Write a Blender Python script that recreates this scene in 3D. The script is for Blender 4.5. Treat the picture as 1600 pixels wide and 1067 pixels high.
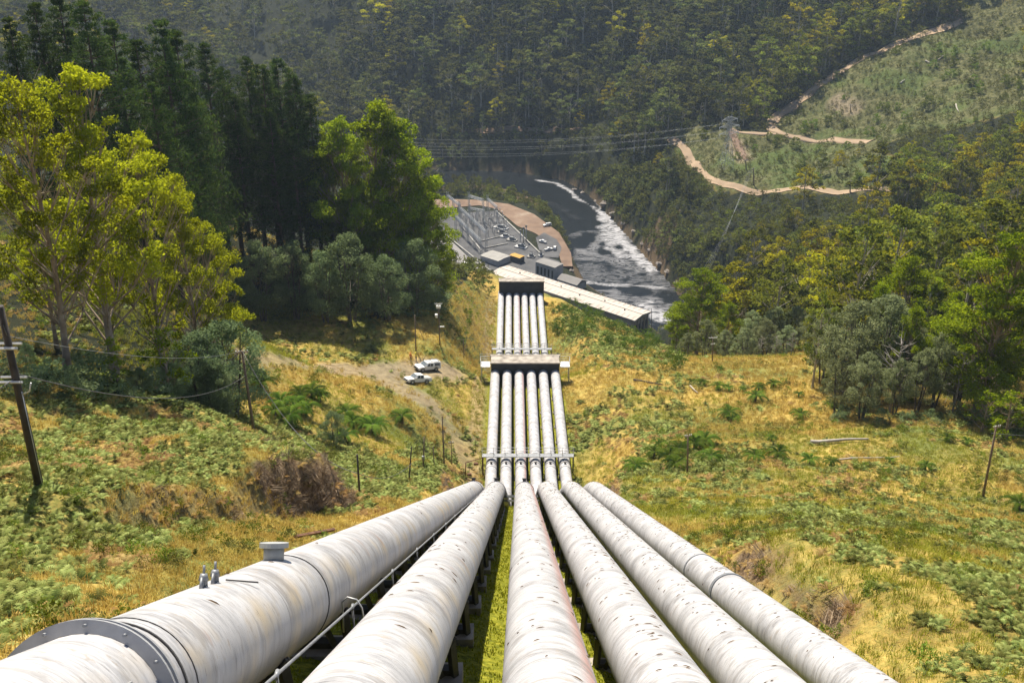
import bpy, math, random
import numpy as np
from mathutils import Vector, Matrix

for o in list(bpy.data.objects): bpy.data.objects.remove(o)
S = bpy.context.scene
R_ = math.radians
# ------------------------------------------------------------------ camera, world, sun, exposure
PITCH = R_(26.0); FPX = 1700.0; CZ = 230.0
cam_d = bpy.data.cameras.new('camera'); cam = bpy.data.objects.new('camera', cam_d)
S.collection.objects.link(cam); S.camera = cam
cam.location = (0, 0, CZ); cam.rotation_euler = (R_(90) - PITCH, 0, 0)
cam_d.sensor_width = 36; cam_d.lens = 36 * FPX / 1600; cam_d.clip_start = 0.2; cam_d.clip_end = 5000
SUN_EL, SUN_AZ = 57.0, -18.0
W = bpy.data.worlds.new("World"); S.world = W; W.use_nodes = True
nt = W.node_tree; nt.nodes.clear()
sky = nt.nodes.new('ShaderNodeTexSky'); sky.sky_type = 'NISHITA'; sky.sun_disc = False
sky.sun_elevation = R_(SUN_EL); sky.sun_rotation = R_(SUN_AZ); sky.altitude = 300
bg = nt.nodes.new('ShaderNodeBackground'); bg.inputs['Strength'].default_value = 0.08
wo = nt.nodes.new('ShaderNodeOutputWorld')
nt.links.new(sky.outputs[0], bg.inputs[0]); nt.links.new(bg.outputs[0], wo.inputs[0])
sd = bpy.data.lights.new('sun', 'SUN'); sd.energy = 5.0; sd.angle = R_(0.5); sd.color = (1.0, 0.91, 0.74)
sun = bpy.data.objects.new('sun', sd); S.collection.objects.link(sun)
sdir = Vector((math.sin(R_(SUN_AZ)) * math.cos(R_(SUN_EL)), math.cos(R_(SUN_AZ)) * math.cos(R_(SUN_EL)), math.sin(R_(SUN_EL))))
sun.rotation_euler = sdir.to_track_quat('Z', 'Y').to_euler(); sun.location = (0, 0, 400)
S.view_settings.view_transform = 'Standard'; S.view_settings.look = 'None'
S.view_settings.exposure = 0.86; S.view_settings.gamma = 1.0
cy = S.cycles
cy.max_bounces = 5; cy.diffuse_bounces = 2; cy.glossy_bounces = 2; cy.transmission_bounces = 3
cy.volume_bounces = 0; cy.transparent_max_bounces = 4; cy.caustics_reflective = False; cy.caustics_refractive = False
cy.volume_max_steps = 16; cy.use_adaptive_sampling = True; cy.adaptive_threshold = 0.02

# ------------------------------------------------------------------ measuring helpers
cP, sP = math.cos(PITCH), math.sin(PITCH)
def P(px, py, d):
    t = (py - 533.5) / FPX
    return np.array([(px - 800) / FPX * d, d * (cP - t * sP), CZ - d * (sP + t * cP)])
def onz(px, py, z):
    t = (py - 533.5) / FPX
    return P(px, py, (CZ - z) / (sP + t * cP))
def ath(px, py, h):
    t = (py - 533.5) / FPX
    return P(px, py, h / (cP - t * sP))
def proj(x, y, z):
    x = np.asarray(x, float); y = np.asarray(y, float); z = np.asarray(z, float) - CZ
    d = y * cP - z * sP; u = y * sP + z * cP
    d = np.where(d < 1, 1, d)
    return 800 + FPX * x / d, 533.5 - FPX * u / d, d
def inpoly(x, y, poly):
    x = np.asarray(x, float); y = np.asarray(y, float); r = np.zeros(x.shape, bool)
    n = len(poly)
    for i in range(n):
        x0, y0 = poly[i][:2]; x1, y1 = poly[(i + 1) % n][:2]
        c = (y0 > y) != (y1 > y)
        with np.errstate(divide='ignore', invalid='ignore'):
            r ^= c & (x < (x1 - x0) * (y - y0) / ((y1 - y0) if y1 != y0 else 1e-9) + x0)
    return r
def dseg(x, y, pts, closed=False):
    x = np.asarray(x, float); y = np.asarray(y, float); best = np.full(x.shape, 1e9)
    n = len(pts)
    for i in range(n if closed else n - 1):
        a = pts[i][:2]; b = pts[(i + 1) % n][:2]
        dx, dy = b[0] - a[0], b[1] - a[1]; L = dx * dx + dy * dy + 1e-9
        t = np.clip(((x - a[0]) * dx + (y - a[1]) * dy) / L, 0, 1)
        best = np.minimum(best, np.hypot(x - a[0] - t * dx, y - a[1] - t * dy))
    return best
def sst(e0, e1, v):
    t = np.clip((np.asarray(v, float) - e0) / (e1 - e0), 0, 1); return t * t * (3 - 2 * t)
def vnoise(x, y, s, seed=0):
    g = np.random.RandomState(seed).rand(256, 256)
    x = np.asarray(x, float) / s + 37.3; y = np.asarray(y, float) / s + 91.7
    xi = np.floor(x).astype(int); yi = np.floor(y).astype(int); fx = x - xi; fy = y - yi
    fx = fx * fx * (3 - 2 * fx); fy = fy * fy * (3 - 2 * fy)
    a = g[xi % 256, yi % 256]; b = g[(xi + 1) % 256, yi % 256]; c = g[xi % 256, (yi + 1) % 256]; d = g[(xi + 1) % 256, (yi + 1) % 256]
    return (a * (1 - fx) + b * fx) * (1 - fy) + (c * (1 - fx) + d * fx) * fy
def fbm(x, y, s, seed=0, o=3):
    r = 0; w = 1; t = 0
    for i in range(o):
        r = r + w * vnoise(x, y, s / 2 ** i, seed + i); t += w; w *= .5
    return r / t

# ------------------------------------------------------------------ pipe axes
D = 1.8
near_px = [(438.6, 943, 21.0), (591, 1067, 17.6), (857, 1067, 21.1), (1031, 1067, 24.2), (1180, 1067, 28.6), (1322, 1067, 33.0)]
crest_px = [742, 776, 819, 854, 893, 928]
AXES = []
for i in range(6):
    a = P(*near_px[i]); c = P(crest_px[i], 765, 107)
    k = (a[1] + 14) / (c[1] - a[1]); a0 = a - (c - a) * k
    xb = -3.3 + 2.35 * i
    pts = [a0, a, c, np.array([xb, 131.5, 139.0]), np.array([xb, 143.5, 136.2]), np.array([xb, 186.6, 131.2]),
           np.array([xb, 191.5, 130.6]), np.array([xb, 240, 105.0]), np.array([xb, 254, 103.1]), np.array([xb, 300, 98.9]),
           np.array([xb, 305, 98.0]), np.array([xb * .9 + .5, 478, 15.0])]
    AXES.append(pts)
def axis_at(i, y):
    p = AXES[i]; ys = [q[1] for q in p]
    return np.interp(y, ys, [q[0] for q in p]), np.interp(y, ys, [q[2] for q in p])

# ------------------------------------------------------------------ terrain height
CP = [P(*q) for q in [
 (100,640,90),(300,640,105),(0,900,38),(62,757,62),(397,672,125),(200,760,75),(250,900,45),(330,800,68),(380,700,100),
 (450,560,195),(340,500,215),(600,500,225),(740,480,275),(730,430,335),(640,480,250),(690,455,280),
 (470,815,80),(600,790,95),(560,770,110),(640,750,125),(700,720,149),(740,740,169),(700,650,185),(660,600,203),(600,640,172),(520,700,140),
 (950,760,130),(1000,700,165),(1100,650,185),(1000,600,205),(1100,570,225),(1270,560,230),(1400,650,170),(1535,778,130),(1200,780,115),
 (1600,700,150),(1200,900,58),(1500,850,70),(1600,950,50),(1400,1000,42),(1300,690,152),
 (850,455,330),(1000,515,305),(1060,560,270),(930,540,262),
 (1200,300,590),(1133,262,640),(1300,215,660),(1400,100,690),(1550,20,725),(1500,300,520),(1500,400,430),(1200,400,480),(1100,400,555),
 (1550,500,300),(1300,500,330),(1150,470,420),(1100,185,690),(1300,100,730),
 (1000,250,690),(1000,330,640)]]
CP += [np.array(q, float) for q in [
 (0,-25,238),(-30,-25,243),(30,-25,230),(-80,0,222),(80,0,205),(-40,30,213),(-80,60,200),(-120,120,186),(-140,200,168),(-200,300,145),(-71,226,151),
 (-60,150,170),(-100,160,172),(-120,300,128),(-60,330,100),(-80,420,60),(-40,420,48),(-65,480,18),(-110,500,22),(-150,600,25),(-250,600,50),(-300,500,100),
 (-300,400,140),(-300,300,165),(-300,150,195),(-300,0,230),(0,400,56),(40,395,33),(90,330,62),(60,360,40),(19,300,95.5),(39,300,86),(38,335,64),(20,340,77),(22,380,56),(10,420,40),(52,300,74),(50,415,20),(100,400,30),(75,385,22),(45,270,96),(-25,300,103),
 (-100,735,2),(0,735,3),(0,800,41),(0,890,95),(0,1100,225),(0,1400,360),(-170,920,50),(-170,960,75),(-300,1050,70),(-300,1150,150),(-300,1350,300),
 (150,780,68),(150,870,100),(230,840,108),(200,1100,230),(300,1400,360),(450,500,135),(450,720,165),(400,300,140),(300,200,142),(300,100,160),(300,0,190),
 (550,900,230),(330,900,170),(600,600,220),(240,450,82),(280,560,90),(330,680,96),(340,760,118),(600,1300,380),(-600,1300,330),(-600,900,150),(-600,500,180),(-600,0,250),(600,0,200)]]
CP = np.array(CP)
_c = 14.0
def _phi(x0, y0, x1, y1): return np.sqrt((x0 - x1) ** 2 + (y0 - y1) ** 2 + _c * _c)
n = len(CP); A = np.zeros((n + 3, n + 3))
A[:n, :n] = _phi(CP[:, 0][:, None], CP[:, 1][:, None], CP[:, 0][None], CP[:, 1][None]) - 0.6 * np.eye(n)
A[:n, n] = 1; A[:n, n + 1] = CP[:, 0]; A[:n, n + 2] = CP[:, 1]; A[n:, :n] = A[:n, n:].T
WT = np.linalg.solve(A, np.concatenate([CP[:, 2], [0, 0, 0]]))
RIV_IN = [onz(a, b, 0) for a, b in [(400, 300), (560, 296), (690, 291), (755, 288), (800, 297), (838, 312), (860, 334), (880, 368), (893, 400), (915, 445), (950, 470), (1000, 500), (1060, 545), (1140, 590)]]
RIV_OUT = [onz(a, b, 0) for a, b in [(1190, 560), (1110, 495), (1064, 462), (1038, 430), (1012, 404), (988, 376), (955, 340), (915, 299), (880, 281), (800, 268), (690, 266), (560, 262), (400, 266)]]
RIVER = [tuple(p[:2]) for p in RIV_IN + RIV_OUT]
YARD_Z = 8.0
YARD = [tuple(onz(a, b, YARD_Z)[:2]) for a, b in [(640, 305), (700, 302), (762, 311), (805, 320), (848, 336), (876, 365), (890, 395), (903, 425), (940, 455), (1000, 480), (1050, 520), (1000, 545), (860, 480), (760, 462), (690, 440), (640, 420)]]
def H0(x, y):
    x = np.asarray(x, float); y = np.asarray(y, float); sh = x.shape; x = x.ravel(); y = y.ravel()
    z = WT[n] + WT[n + 1] * x + WT[n + 2] * y
    for i in range(n): z = z + WT[i] * _phi(x, y, CP[i, 0], CP[i, 1])
    far = sst(150, 500, y)
    z = z + (fbm(x, y, 45, 5) - .5) * (1.5 + 12 * far) + (fbm(x, y, 9, 9) - .5) * (1.3 + 2 * far) + (fbm(x, y, 2.2, 12, 2) - .5) * .5
    # left cut bank beside the pipes
    xf = np.interp(y, [38, 58, 72, 82], [19.5, 17.2, 14.2, 12.5])
    bank = sst(0, 1, (-x - xf - (fbm(x, y, 6, 31) - .5) * 3.4) / 1.7) * sst(36, 48, y) * (1 - sst(75, 78.5, y))
    z = z + (2.2 + 2.4 * sst(58, 68, y)) * bank * (1 - sst(20, 38, -x))
    # small earth scar on the right bank
    b2 = sst(0, 1, (x - 12.2 - (fbm(x, y, 5, 33) - .5) * 3) / 1.4) * sst(30, 36, y) * (1 - sst(50, 56, y)) * (1 - sst(18, 30, x))
    z = z + 1.9 * b2
    # pipe corridor
    yy = np.clip(y, -14, 478)
    ax = np.stack([axis_at(i, yy)[0] for i in range(6)]); az = np.stack([axis_at(i, yy)[1] for i in range(6)])
    zc = az[0].copy()
    for i in range(5):
        t = np.clip((x - ax[i]) / (ax[i + 1] - ax[i]), 0, 1); zc = zc + (az[i + 1] - az[i]) * t
    out = np.maximum(np.maximum(ax[0] - 1.6 - x, x - ax[5] - 1.6), 0)
    w = (1 - sst(0, 4.5 + 7 * sst(118, 140, y), out)) * (1 - sst(300, 330, y))
    zc = zc + .06 * np.minimum(out, 12)
    zc = zc - 2.0 + (fbm(x, y, 3, 41) - .5) * .25
    z = z * (1 - w) + zc * w
    # flats and river
    iny = inpoly(x, y, YARD); dy_ = dseg(x, y, YARD, True); wy = np.where(iny, 1, 1 - sst(0, 14, dy_)); z = z * (1 - wy) + YARD_Z * wy
    inr = inpoly(x, y, RIVER); dr = dseg(x, y, RIVER, True)
    z = np.where(inr, np.minimum(z, -0.5 - np.minimum(dr, 8) * .35), np.maximum(z, .3) * sst(-4, 14, dr) + (1 - sst(-4, 14, dr)) * (-.3 + dr * .35))
    return z.reshape(sh)
def lines(breaks):
    out = [breaks[0][0]]
    for (a, b, s0, s1) in breaks:
        v = a
        while v < b - 1e-6:
            s = s0 + (s1 - s0) * (v - a) / (b - a); v = min(v + s, b); out.append(v)
    return np.array(out)
GY = lines([(-30, 10, 1.2, .6), (10, 130, .55, .7), (130, 300, .8, 1.6), (300, 760, 2.2, 3.0), (760, 1150, 3.5, 7), (1150, 1500, 12, 30)])
gx = lines([(0, 45, .55, .8), (45, 140, 1, 2.6), (140, 420, 2.8, 5), (420, 650, 8, 20)])
GX = np.concatenate([-gx[::-1][:-1], gx])
XX, YY = np.meshgrid(GX, GY); ZZ = H0(XX, YY)
def H(x, y):
    x = np.clip(np.asarray(x, float), GX[0], GX[-1] - 1e-6); y = np.clip(np.asarray(y, float), GY[0], GY[-1] - 1e-6)
    i = np.clip(np.searchsorted(GX, x, 'right') - 1, 0, len(GX) - 2); j = np.clip(np.searchsorted(GY, y, 'right') - 1, 0, len(GY) - 2)
    fx = (x - GX[i]) / (GX[i + 1] - GX[i]); fy = (y - GY[j]) / (GY[j + 1] - GY[j])
    r = (ZZ[j, i] * (1 - fx) + ZZ[j, i + 1] * fx) * (1 - fy) + (ZZ[j + 1, i] * (1 - fx) + ZZ[j + 1, i + 1] * fx) * fy
    return r if r.ndim else float(r)
_hs = np.concatenate([np.arange(10, 300, .5), np.arange(300, 1400, 2)])
def hit(px, py, hmin=10):
    t = (py - 533.5) / FPX
    r = (sP + t * cP) / (cP - t * sP); kx = (px - 800) / FPX / (cP - t * sP)
    hs = _hs[_hs >= hmin]; zz = CZ - r * hs; g = H(kx * hs, hs)
    b = np.nonzero(g >= zz)[0]; k = b[0] if len(b) else len(hs) - 1
    h = hs[k]; return np.array([kx * h, h, H(kx * h, h)])

# ------------------------------------------------------------------ mesh + object helpers
COL = S.collection
def link(o): COL.objects.link(o); return o
def tag(o, label=None, cat=None, group=None, kind=None):
    if label: o['label'] = label
    if cat: o['category'] = cat
    if group: o['group'] = group
    if kind: o['kind'] = kind
    return o
def empty(name, loc=(0, 0, 0), rz=0, parent=None):
    o = bpy.data.objects.new(name, None); o.location = loc; o.rotation_euler = (0, 0, rz); o.parent = parent
    o.empty_display_size = .5; return link(o)
def raw_mesh(name, V, F, mats, mi=None, smooth=False, attrs=None, uv=None):
    V = np.asarray(V, np.float32); me = bpy.data.meshes.new(name)
    if isinstance(F, np.ndarray):
        nf, k = F.shape; loops = F.ravel().astype(np.int32); st = np.arange(nf, dtype=np.int32) * k; tot = np.full(nf, k, np.int32)
    else:
        nf = len(F); tot = np.array([len(f) for f in F], np.int32); loops = np.array([v for f in F for v in f], np.int32)
        st = np.concatenate([[0], np.cumsum(tot)[:-1]]).astype(np.int32)
    me.vertices.add(len(V)); me.vertices.foreach_set('co', V.ravel())
    me.loops.add(len(loops)); me.loops.foreach_set('vertex_index', loops)
    me.polygons.add(nf); me.polygons.foreach_set('loop_start', st); me.polygons.foreach_set('loop_total', tot)
    if mi is not None: me.polygons.foreach_set('material_index', np.asarray(mi, np.int32))
    me.polygons.foreach_set('use_smooth', np.full(nf, smooth) if isinstance(smooth, bool) else np.asarray(smooth, bool))
    for m in (mats if isinstance(mats, (list, tuple)) else [mats]): me.materials.append(m)
    for k_, a in (attrs or {}).items():
        at = me.attributes.new(k_, 'FLOAT', 'POINT'); at.data.foreach_set('value', np.asarray(a, np.float32))
    if uv is not None:
        l = me.uv_layers.new(name='UVMap'); l.data.foreach_set('uv', np.asarray(uv, np.float32)[loops].ravel())
    me.update(calc_edges=True); me.validate(); return me
def mobj(name, me, parent=None, loc=(0, 0, 0)):
    o = bpy.data.objects.new(name, me); o.parent = parent; o.location = loc; return link(o)
class MB:
    def __init__(s): s.v = []; s.f = []; s.m = []; s.s = []
    def add(s, V, F, mi=0, sm=False):
        b = len(s.v); s.v += [tuple(map(float, p)) for p in V]; s.f += [tuple(b + i for i in f) for f in F]; s.m += [mi] * len(F); s.s += [sm] * len(F); return s
    def box(s, c, d, rz=0, mi=0, M=None):
        x, y, z = [q / 2 for q in d]; ca, sa = math.cos(rz), math.sin(rz); V = []
        for sz in (-1, 1):
            for sx, sy in ((-1, -1), (1, -1), (1, 1), (-1, 1)):
                a, b = sx * x, sy * y; V.append((c[0] + a * ca - b * sa, c[1] + a * sa + b * ca, c[2] + sz * z))
        return s.add(V, [(3, 2, 1, 0), (4, 5, 6, 7), (0, 1, 5, 4), (1, 2, 6, 5), (2, 3, 7, 6), (3, 0, 4, 7)], mi)
    def prism(s, poly, z0, z1, mi=0):
        k = len(poly); V = [(p[0], p[1], z0) for p in poly] + [(p[0], p[1], z1) for p in poly]
        a = sum(poly[i][0] * poly[(i + 1) % k][1] - poly[(i + 1) % k][0] * poly[i][1] for i in range(k))
        if a < 0: V = V[:k][::-1] + V[k:][::-1]
        return s.add(V, [tuple(range(k))[::-1], tuple(range(k, 2 * k))] + [(i, (i + 1) % k, k + (i + 1) % k, k + i) for i in range(k)], mi)
    def side(s, prof, w, mi=0, x0=0, taper=None):
        """profile in (x,z) extruded across y by +-w; taper(x,z)->half width"""
        k = len(prof); f = taper or (lambda x, z: w)
        V = [(x, -f(x, z) + x0, z) for x, z in prof] + [(x, f(x, z) + x0, z) for x, z in prof]
        return s.add(V, [tuple(range(k)), tuple(range(k, 2 * k))[::-1]] + [(i, k + i, k + (i + 1) % k, (i + 1) % k) for i in range(k)], mi)
    def tube(s, pts, r, nseg=8, mi=0, cap=True, sm=True):
        pts = [Vector(p) for p in pts]; k = len(pts); r = r if hasattr(r, '__len__') else [r] * k
        V = []; prev = None
        for i, p in enumerate(pts):
            d = (pts[min(i + 1, k - 1)] - pts[max(i - 1, 0)]).normalized()
            if prev is None: prev = Vector((1, 0, 0)) if abs(d.x) < .9 else Vector((0, 1, 0))
            u = (prev - d * prev.dot(d)).normalized(); prev = u; w = d.cross(u)
            for j in range(nseg):
                a = 2 * math.pi * j / nseg; V.append(p + (u * math.cos(a) + w * math.sin(a)) * r[i])
        F = [(i * nseg + j, i * nseg + (j + 1) % nseg, (i + 1) * nseg + (j + 1) % nseg, (i + 1) * nseg + j) for i in range(k - 1) for j in range(nseg)]
        s.add(V, F, mi, sm)
        if cap:
            b = len(s.v) - len(V); s.f.append(tuple(b + j for j in range(nseg))[::-1]); s.f.append(tuple(b + (k - 1) * nseg + j for j in range(nseg))); s.m += [mi, mi]; s.s += [False, False]
        return s
    def bar(s, p, q, w, mi=0): return s.tube([p, q], w / 2 * 1.41, 4, mi, sm=False)
    def ring(s, p, d, r0, r1, th, mi=0, nseg=32):
        p = Vector(p); d = Vector(d).normalized(); u = Vector((1, 0, 0)); u = (u - d * u.dot(d)).normalized(); w = d.cross(u); V = []
        for (r, o) in ((r0, -th / 2), (r1, -th / 2), (r1, th / 2), (r0, th / 2)):
            for j in range(nseg):
                a = 2 * math.pi * j / nseg; V.append(p + d * o + (u * math.cos(a) + w * math.sin(a)) * r)
        F = [(k * nseg + j, k * nseg + (j + 1) % nseg, ((k + 1) % 4) * nseg + (j + 1) % nseg, ((k + 1) % 4) * nseg + j) for k in range(4) for j in range(nseg)]
        return s.add(V, F, mi, False)
    def mesh(s, name, mats): return raw_mesh(name, s.v, s.f, mats, s.m, smooth=np.array(s.s))
    def obj(s, name, mats, parent=None, loc=(0, 0, 0)): return mobj(name, s.mesh(name, mats), parent, loc)

# ------------------------------------------------------------------ materials
def newmat(name):
    m = bpy.data.materials.new(name); m.use_nodes = True; t = m.node_tree; t.nodes.clear()
    o = t.nodes.new('ShaderNodeOutputMaterial'); return m, t, o
def nd(t, typ, **kw):
    x = t.nodes.new(typ)
    for k, v in kw.items():
        if k in x.inputs: x.inputs[k].default_value = v
        else: setattr(x, k, v)
    return x
def ramp(t, stops, src=None):
    r = t.nodes.new('ShaderNodeValToRGB'); e = r.color_ramp.elements
    while len(e) < len(stops): e.new(.5)
    for i, (p, c) in enumerate(stops): e[i].position = p; e[i].color = (*c, 1) if len(c) == 3 else c
    if src is not None: t.links.new(src, r.inputs[0])
    return r
def mix(t, a, b, f, mode='MIX'):
    m = t.nodes.new('ShaderNodeMix'); m.data_type = 'RGBA'; m.blend_type = mode
    for s, v in ((0, f), (6, a), (7, b)):
        if hasattr(v, 'is_linked'): t.links.new(v, m.inputs[s])
        elif s == 0: m.inputs[0].default_value = v
        else: m.inputs[s].default_value = (*v, 1)
    return m.outputs[2]
def math_(t, op, a, b=None):
    m = t.nodes.new('ShaderNodeMath'); m.operation = op
    for i, v in enumerate((a, b)):
        if v is None: continue
        if hasattr(v, 'is_linked'): t.links.new(v, m.inputs[i])
        else: m.inputs[i].default_value = v
    return m.outputs[0]
def noise(t, vec, scale, detail=3, rough=.55):
    n_ = nd(t, 'ShaderNodeTexNoise', Scale=scale, Detail=detail, Roughness=rough)
    if vec is not None: t.links.new(vec, n_.inputs['Vector'])
    return n_.outputs['Fac']
def mapping(t, vec, sc):
    m = t.nodes.new('ShaderNodeMapping'); m.inputs['Scale'].default_value = sc; t.links.new(vec, m.inputs['Vector']); return m.outputs[0]
def surf(name, c1, c2, scale=1.0, rough=.8, metal=0, c3=None, bump=0.0):
    m, t, o = newmat(name); tc = t.nodes.new('ShaderNodeTexCoord').outputs['Object']
    f = noise(t, tc, scale, 5, .6)
    st = [(.3, c1), (.7, c2)] if c3 is None else [(.3, c1), (.55, c2), (.72, c3)]
    b = nd(t, 'ShaderNodeBsdfPrincipled', Roughness=rough, Metallic=metal)
    t.links.new(ramp(t, st, f).outputs[0], b.inputs['Base Color'])
    if bump:
        bp = nd(t, 'ShaderNodeBump', Strength=bump); t.links.new(f, bp.inputs['Height']); t.links.new(bp.outputs[0], b.inputs['Normal'])
    t.links.new(b.outputs[0], o.inputs[0]); return m
def leafmat(name, ca, cb, cc, tr=(.3, .34, .03), trf=.45, hue=.0, gl=0.0, val=.35):
    """ca..cc leaf colours by per-leaf tint; tr colour of light passing through"""
    m, t, o = newmat(name)
    at = nd(t, 'ShaderNodeAttribute', attribute_name='tint').outputs['Fac']
    oi = t.nodes.new('ShaderNodeObjectInfo').outputs['Random']
    f = math_(t, 'ADD', math_(t, 'MULTIPLY', at, .75), math_(t, 'MULTIPLY', oi, .25))
    c = ramp(t, [(.1, ca), (.5, cb), (.9, cc)], f).outputs[0]
    hs = nd(t, 'ShaderNodeHueSaturation'); t.links.new(c, hs.inputs['Color'])
    t.links.new(math_(t, 'ADD', math_(t, 'MULTIPLY', oi, hue), .5 - hue / 2), hs.inputs['Hue'])
    t.links.new(math_(t, 'ADD', math_(t, 'MULTIPLY', t.nodes.new('ShaderNodeObjectInfo').outputs['Random'], val), 1 - val / 2), hs.inputs['Value'])
    df = nd(t, 'ShaderNodeBsdfDiffuse'); t.links.new(hs.outputs[0], df.inputs['Color'])
    tl = nd(t, 'ShaderNodeBsdfTranslucent'); t.links.new(mix(t, hs.outputs[0], tr, .6), tl.inputs['Color'])
    ms = nd(t, 'ShaderNodeMixShader'); ms.inputs[0].default_value = trf
    t.links.new(df.outputs[0], ms.inputs[1]); t.links.new(tl.outputs[0], ms.inputs[2]); out = ms.outputs[0]
    if gl:
        g = nd(t, 'ShaderNodeBsdfGlossy', Roughness=.45); g.inputs['Color'].default_value = (1, 1, 1, 1)
        m2 = nd(t, 'ShaderNodeMixShader'); m2.inputs[0].default_value = gl
        t.links.new(out, m2.inputs[1]); t.links.new(g.outputs[0], m2.inputs[2]); out = m2.outputs[0]
    t.links.new(out, o.inputs[0]); return m

def ground_mat():
    m, t, o = newmat('ground_cover'); tc = t.nodes.new('ShaderNodeTexCoord').outputs['Object']
    at = lambda nme: nd(t, 'ShaderNodeAttribute', attribute_name=nme).outputs['Fac']
    n1 = noise(t, tc, .06, 6, .6); n2 = noise(t, tc, .6, 5, .7); n3 = noise(t, tc, 3.5, 4, .7)
    straw = ramp(t, [(.3, (.20, .13, .04)), (.5, (.37, .26, .07)), (.72, (.52, .39, .12))], n2).outputs[0]
    green = ramp(t, [(.3, (.06, .075, .02)), (.55, (.15, .17, .045)), (.75, (.24, .25, .08))], n2).outputs[0]
    gmix = ramp(t, [(.44, (0, 0, 0)), (.58, (1, 1, 1))], math_(t, 'ADD', math_(t, 'MULTIPLY', n1, .7), math_(t, 'MULTIPLY', n3, .3))).outputs[0]
    c = mix(t, straw, green, gmix)
    scrub = ramp(t, [(.34, (.03, .036, .013)), (.5, (.08, .082, .032)), (.66, (.17, .16, .075))], noise(t, tc, .35, 6, .75)).outputs[0]
    scrub = mix(t, scrub, (.07, .105, .025), math_(t, 'MULTIPLY', ramp(t, [(.48, (0, 0, 0)), (.62, (1, 1, 1))], noise(t, tc, .022, 3, .6)).outputs[0], .7))
    c = mix(t, c, scrub, at('scrub'))
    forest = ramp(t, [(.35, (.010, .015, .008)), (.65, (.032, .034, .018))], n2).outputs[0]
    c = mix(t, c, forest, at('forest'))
    moss = ramp(t, [(.3, (.07, .085, .012)), (.5, (.19, .20, .02)), (.7, (.36, .33, .04))], n3).outputs[0]
    c = mix(t, c, moss, at('moss'))
    dirt = ramp(t, [(.3, (.13, .10, .07)), (.5, (.24, .19, .13)), (.75, (.36, .29, .20))], n2).outputs[0]
    c = mix(t, c, dirt, math_(t, 'MULTIPLY', at('dirt'), ramp(t, [(.3, (.55, .55, .55)), (.5, (1, 1, 1))], n3).outputs[0]))
    earth = ramp(t, [(.3, (.05, .032, .02)), (.5, (.15, .10, .06)), (.75, (.32, .24, .15))], n3).outputs[0]
    c = mix(t, c, earth, at('earth'))
    b = nd(t, 'ShaderNodeBsdfPrincipled', Roughness=.95); t.links.new(c, b.inputs['Base Color'])
    b.inputs['Specular IOR Level'].default_value = .1
    bp = nd(t, 'ShaderNodeBump', Strength=.8, Distance=.25); t.links.new(math_(t, 'ADD', n3, n2), bp.inputs['Height']); t.links.new(bp.outputs[0], b.inputs['Normal'])
    t.links.new(b.outputs[0], o.inputs[0]); return m

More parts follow.
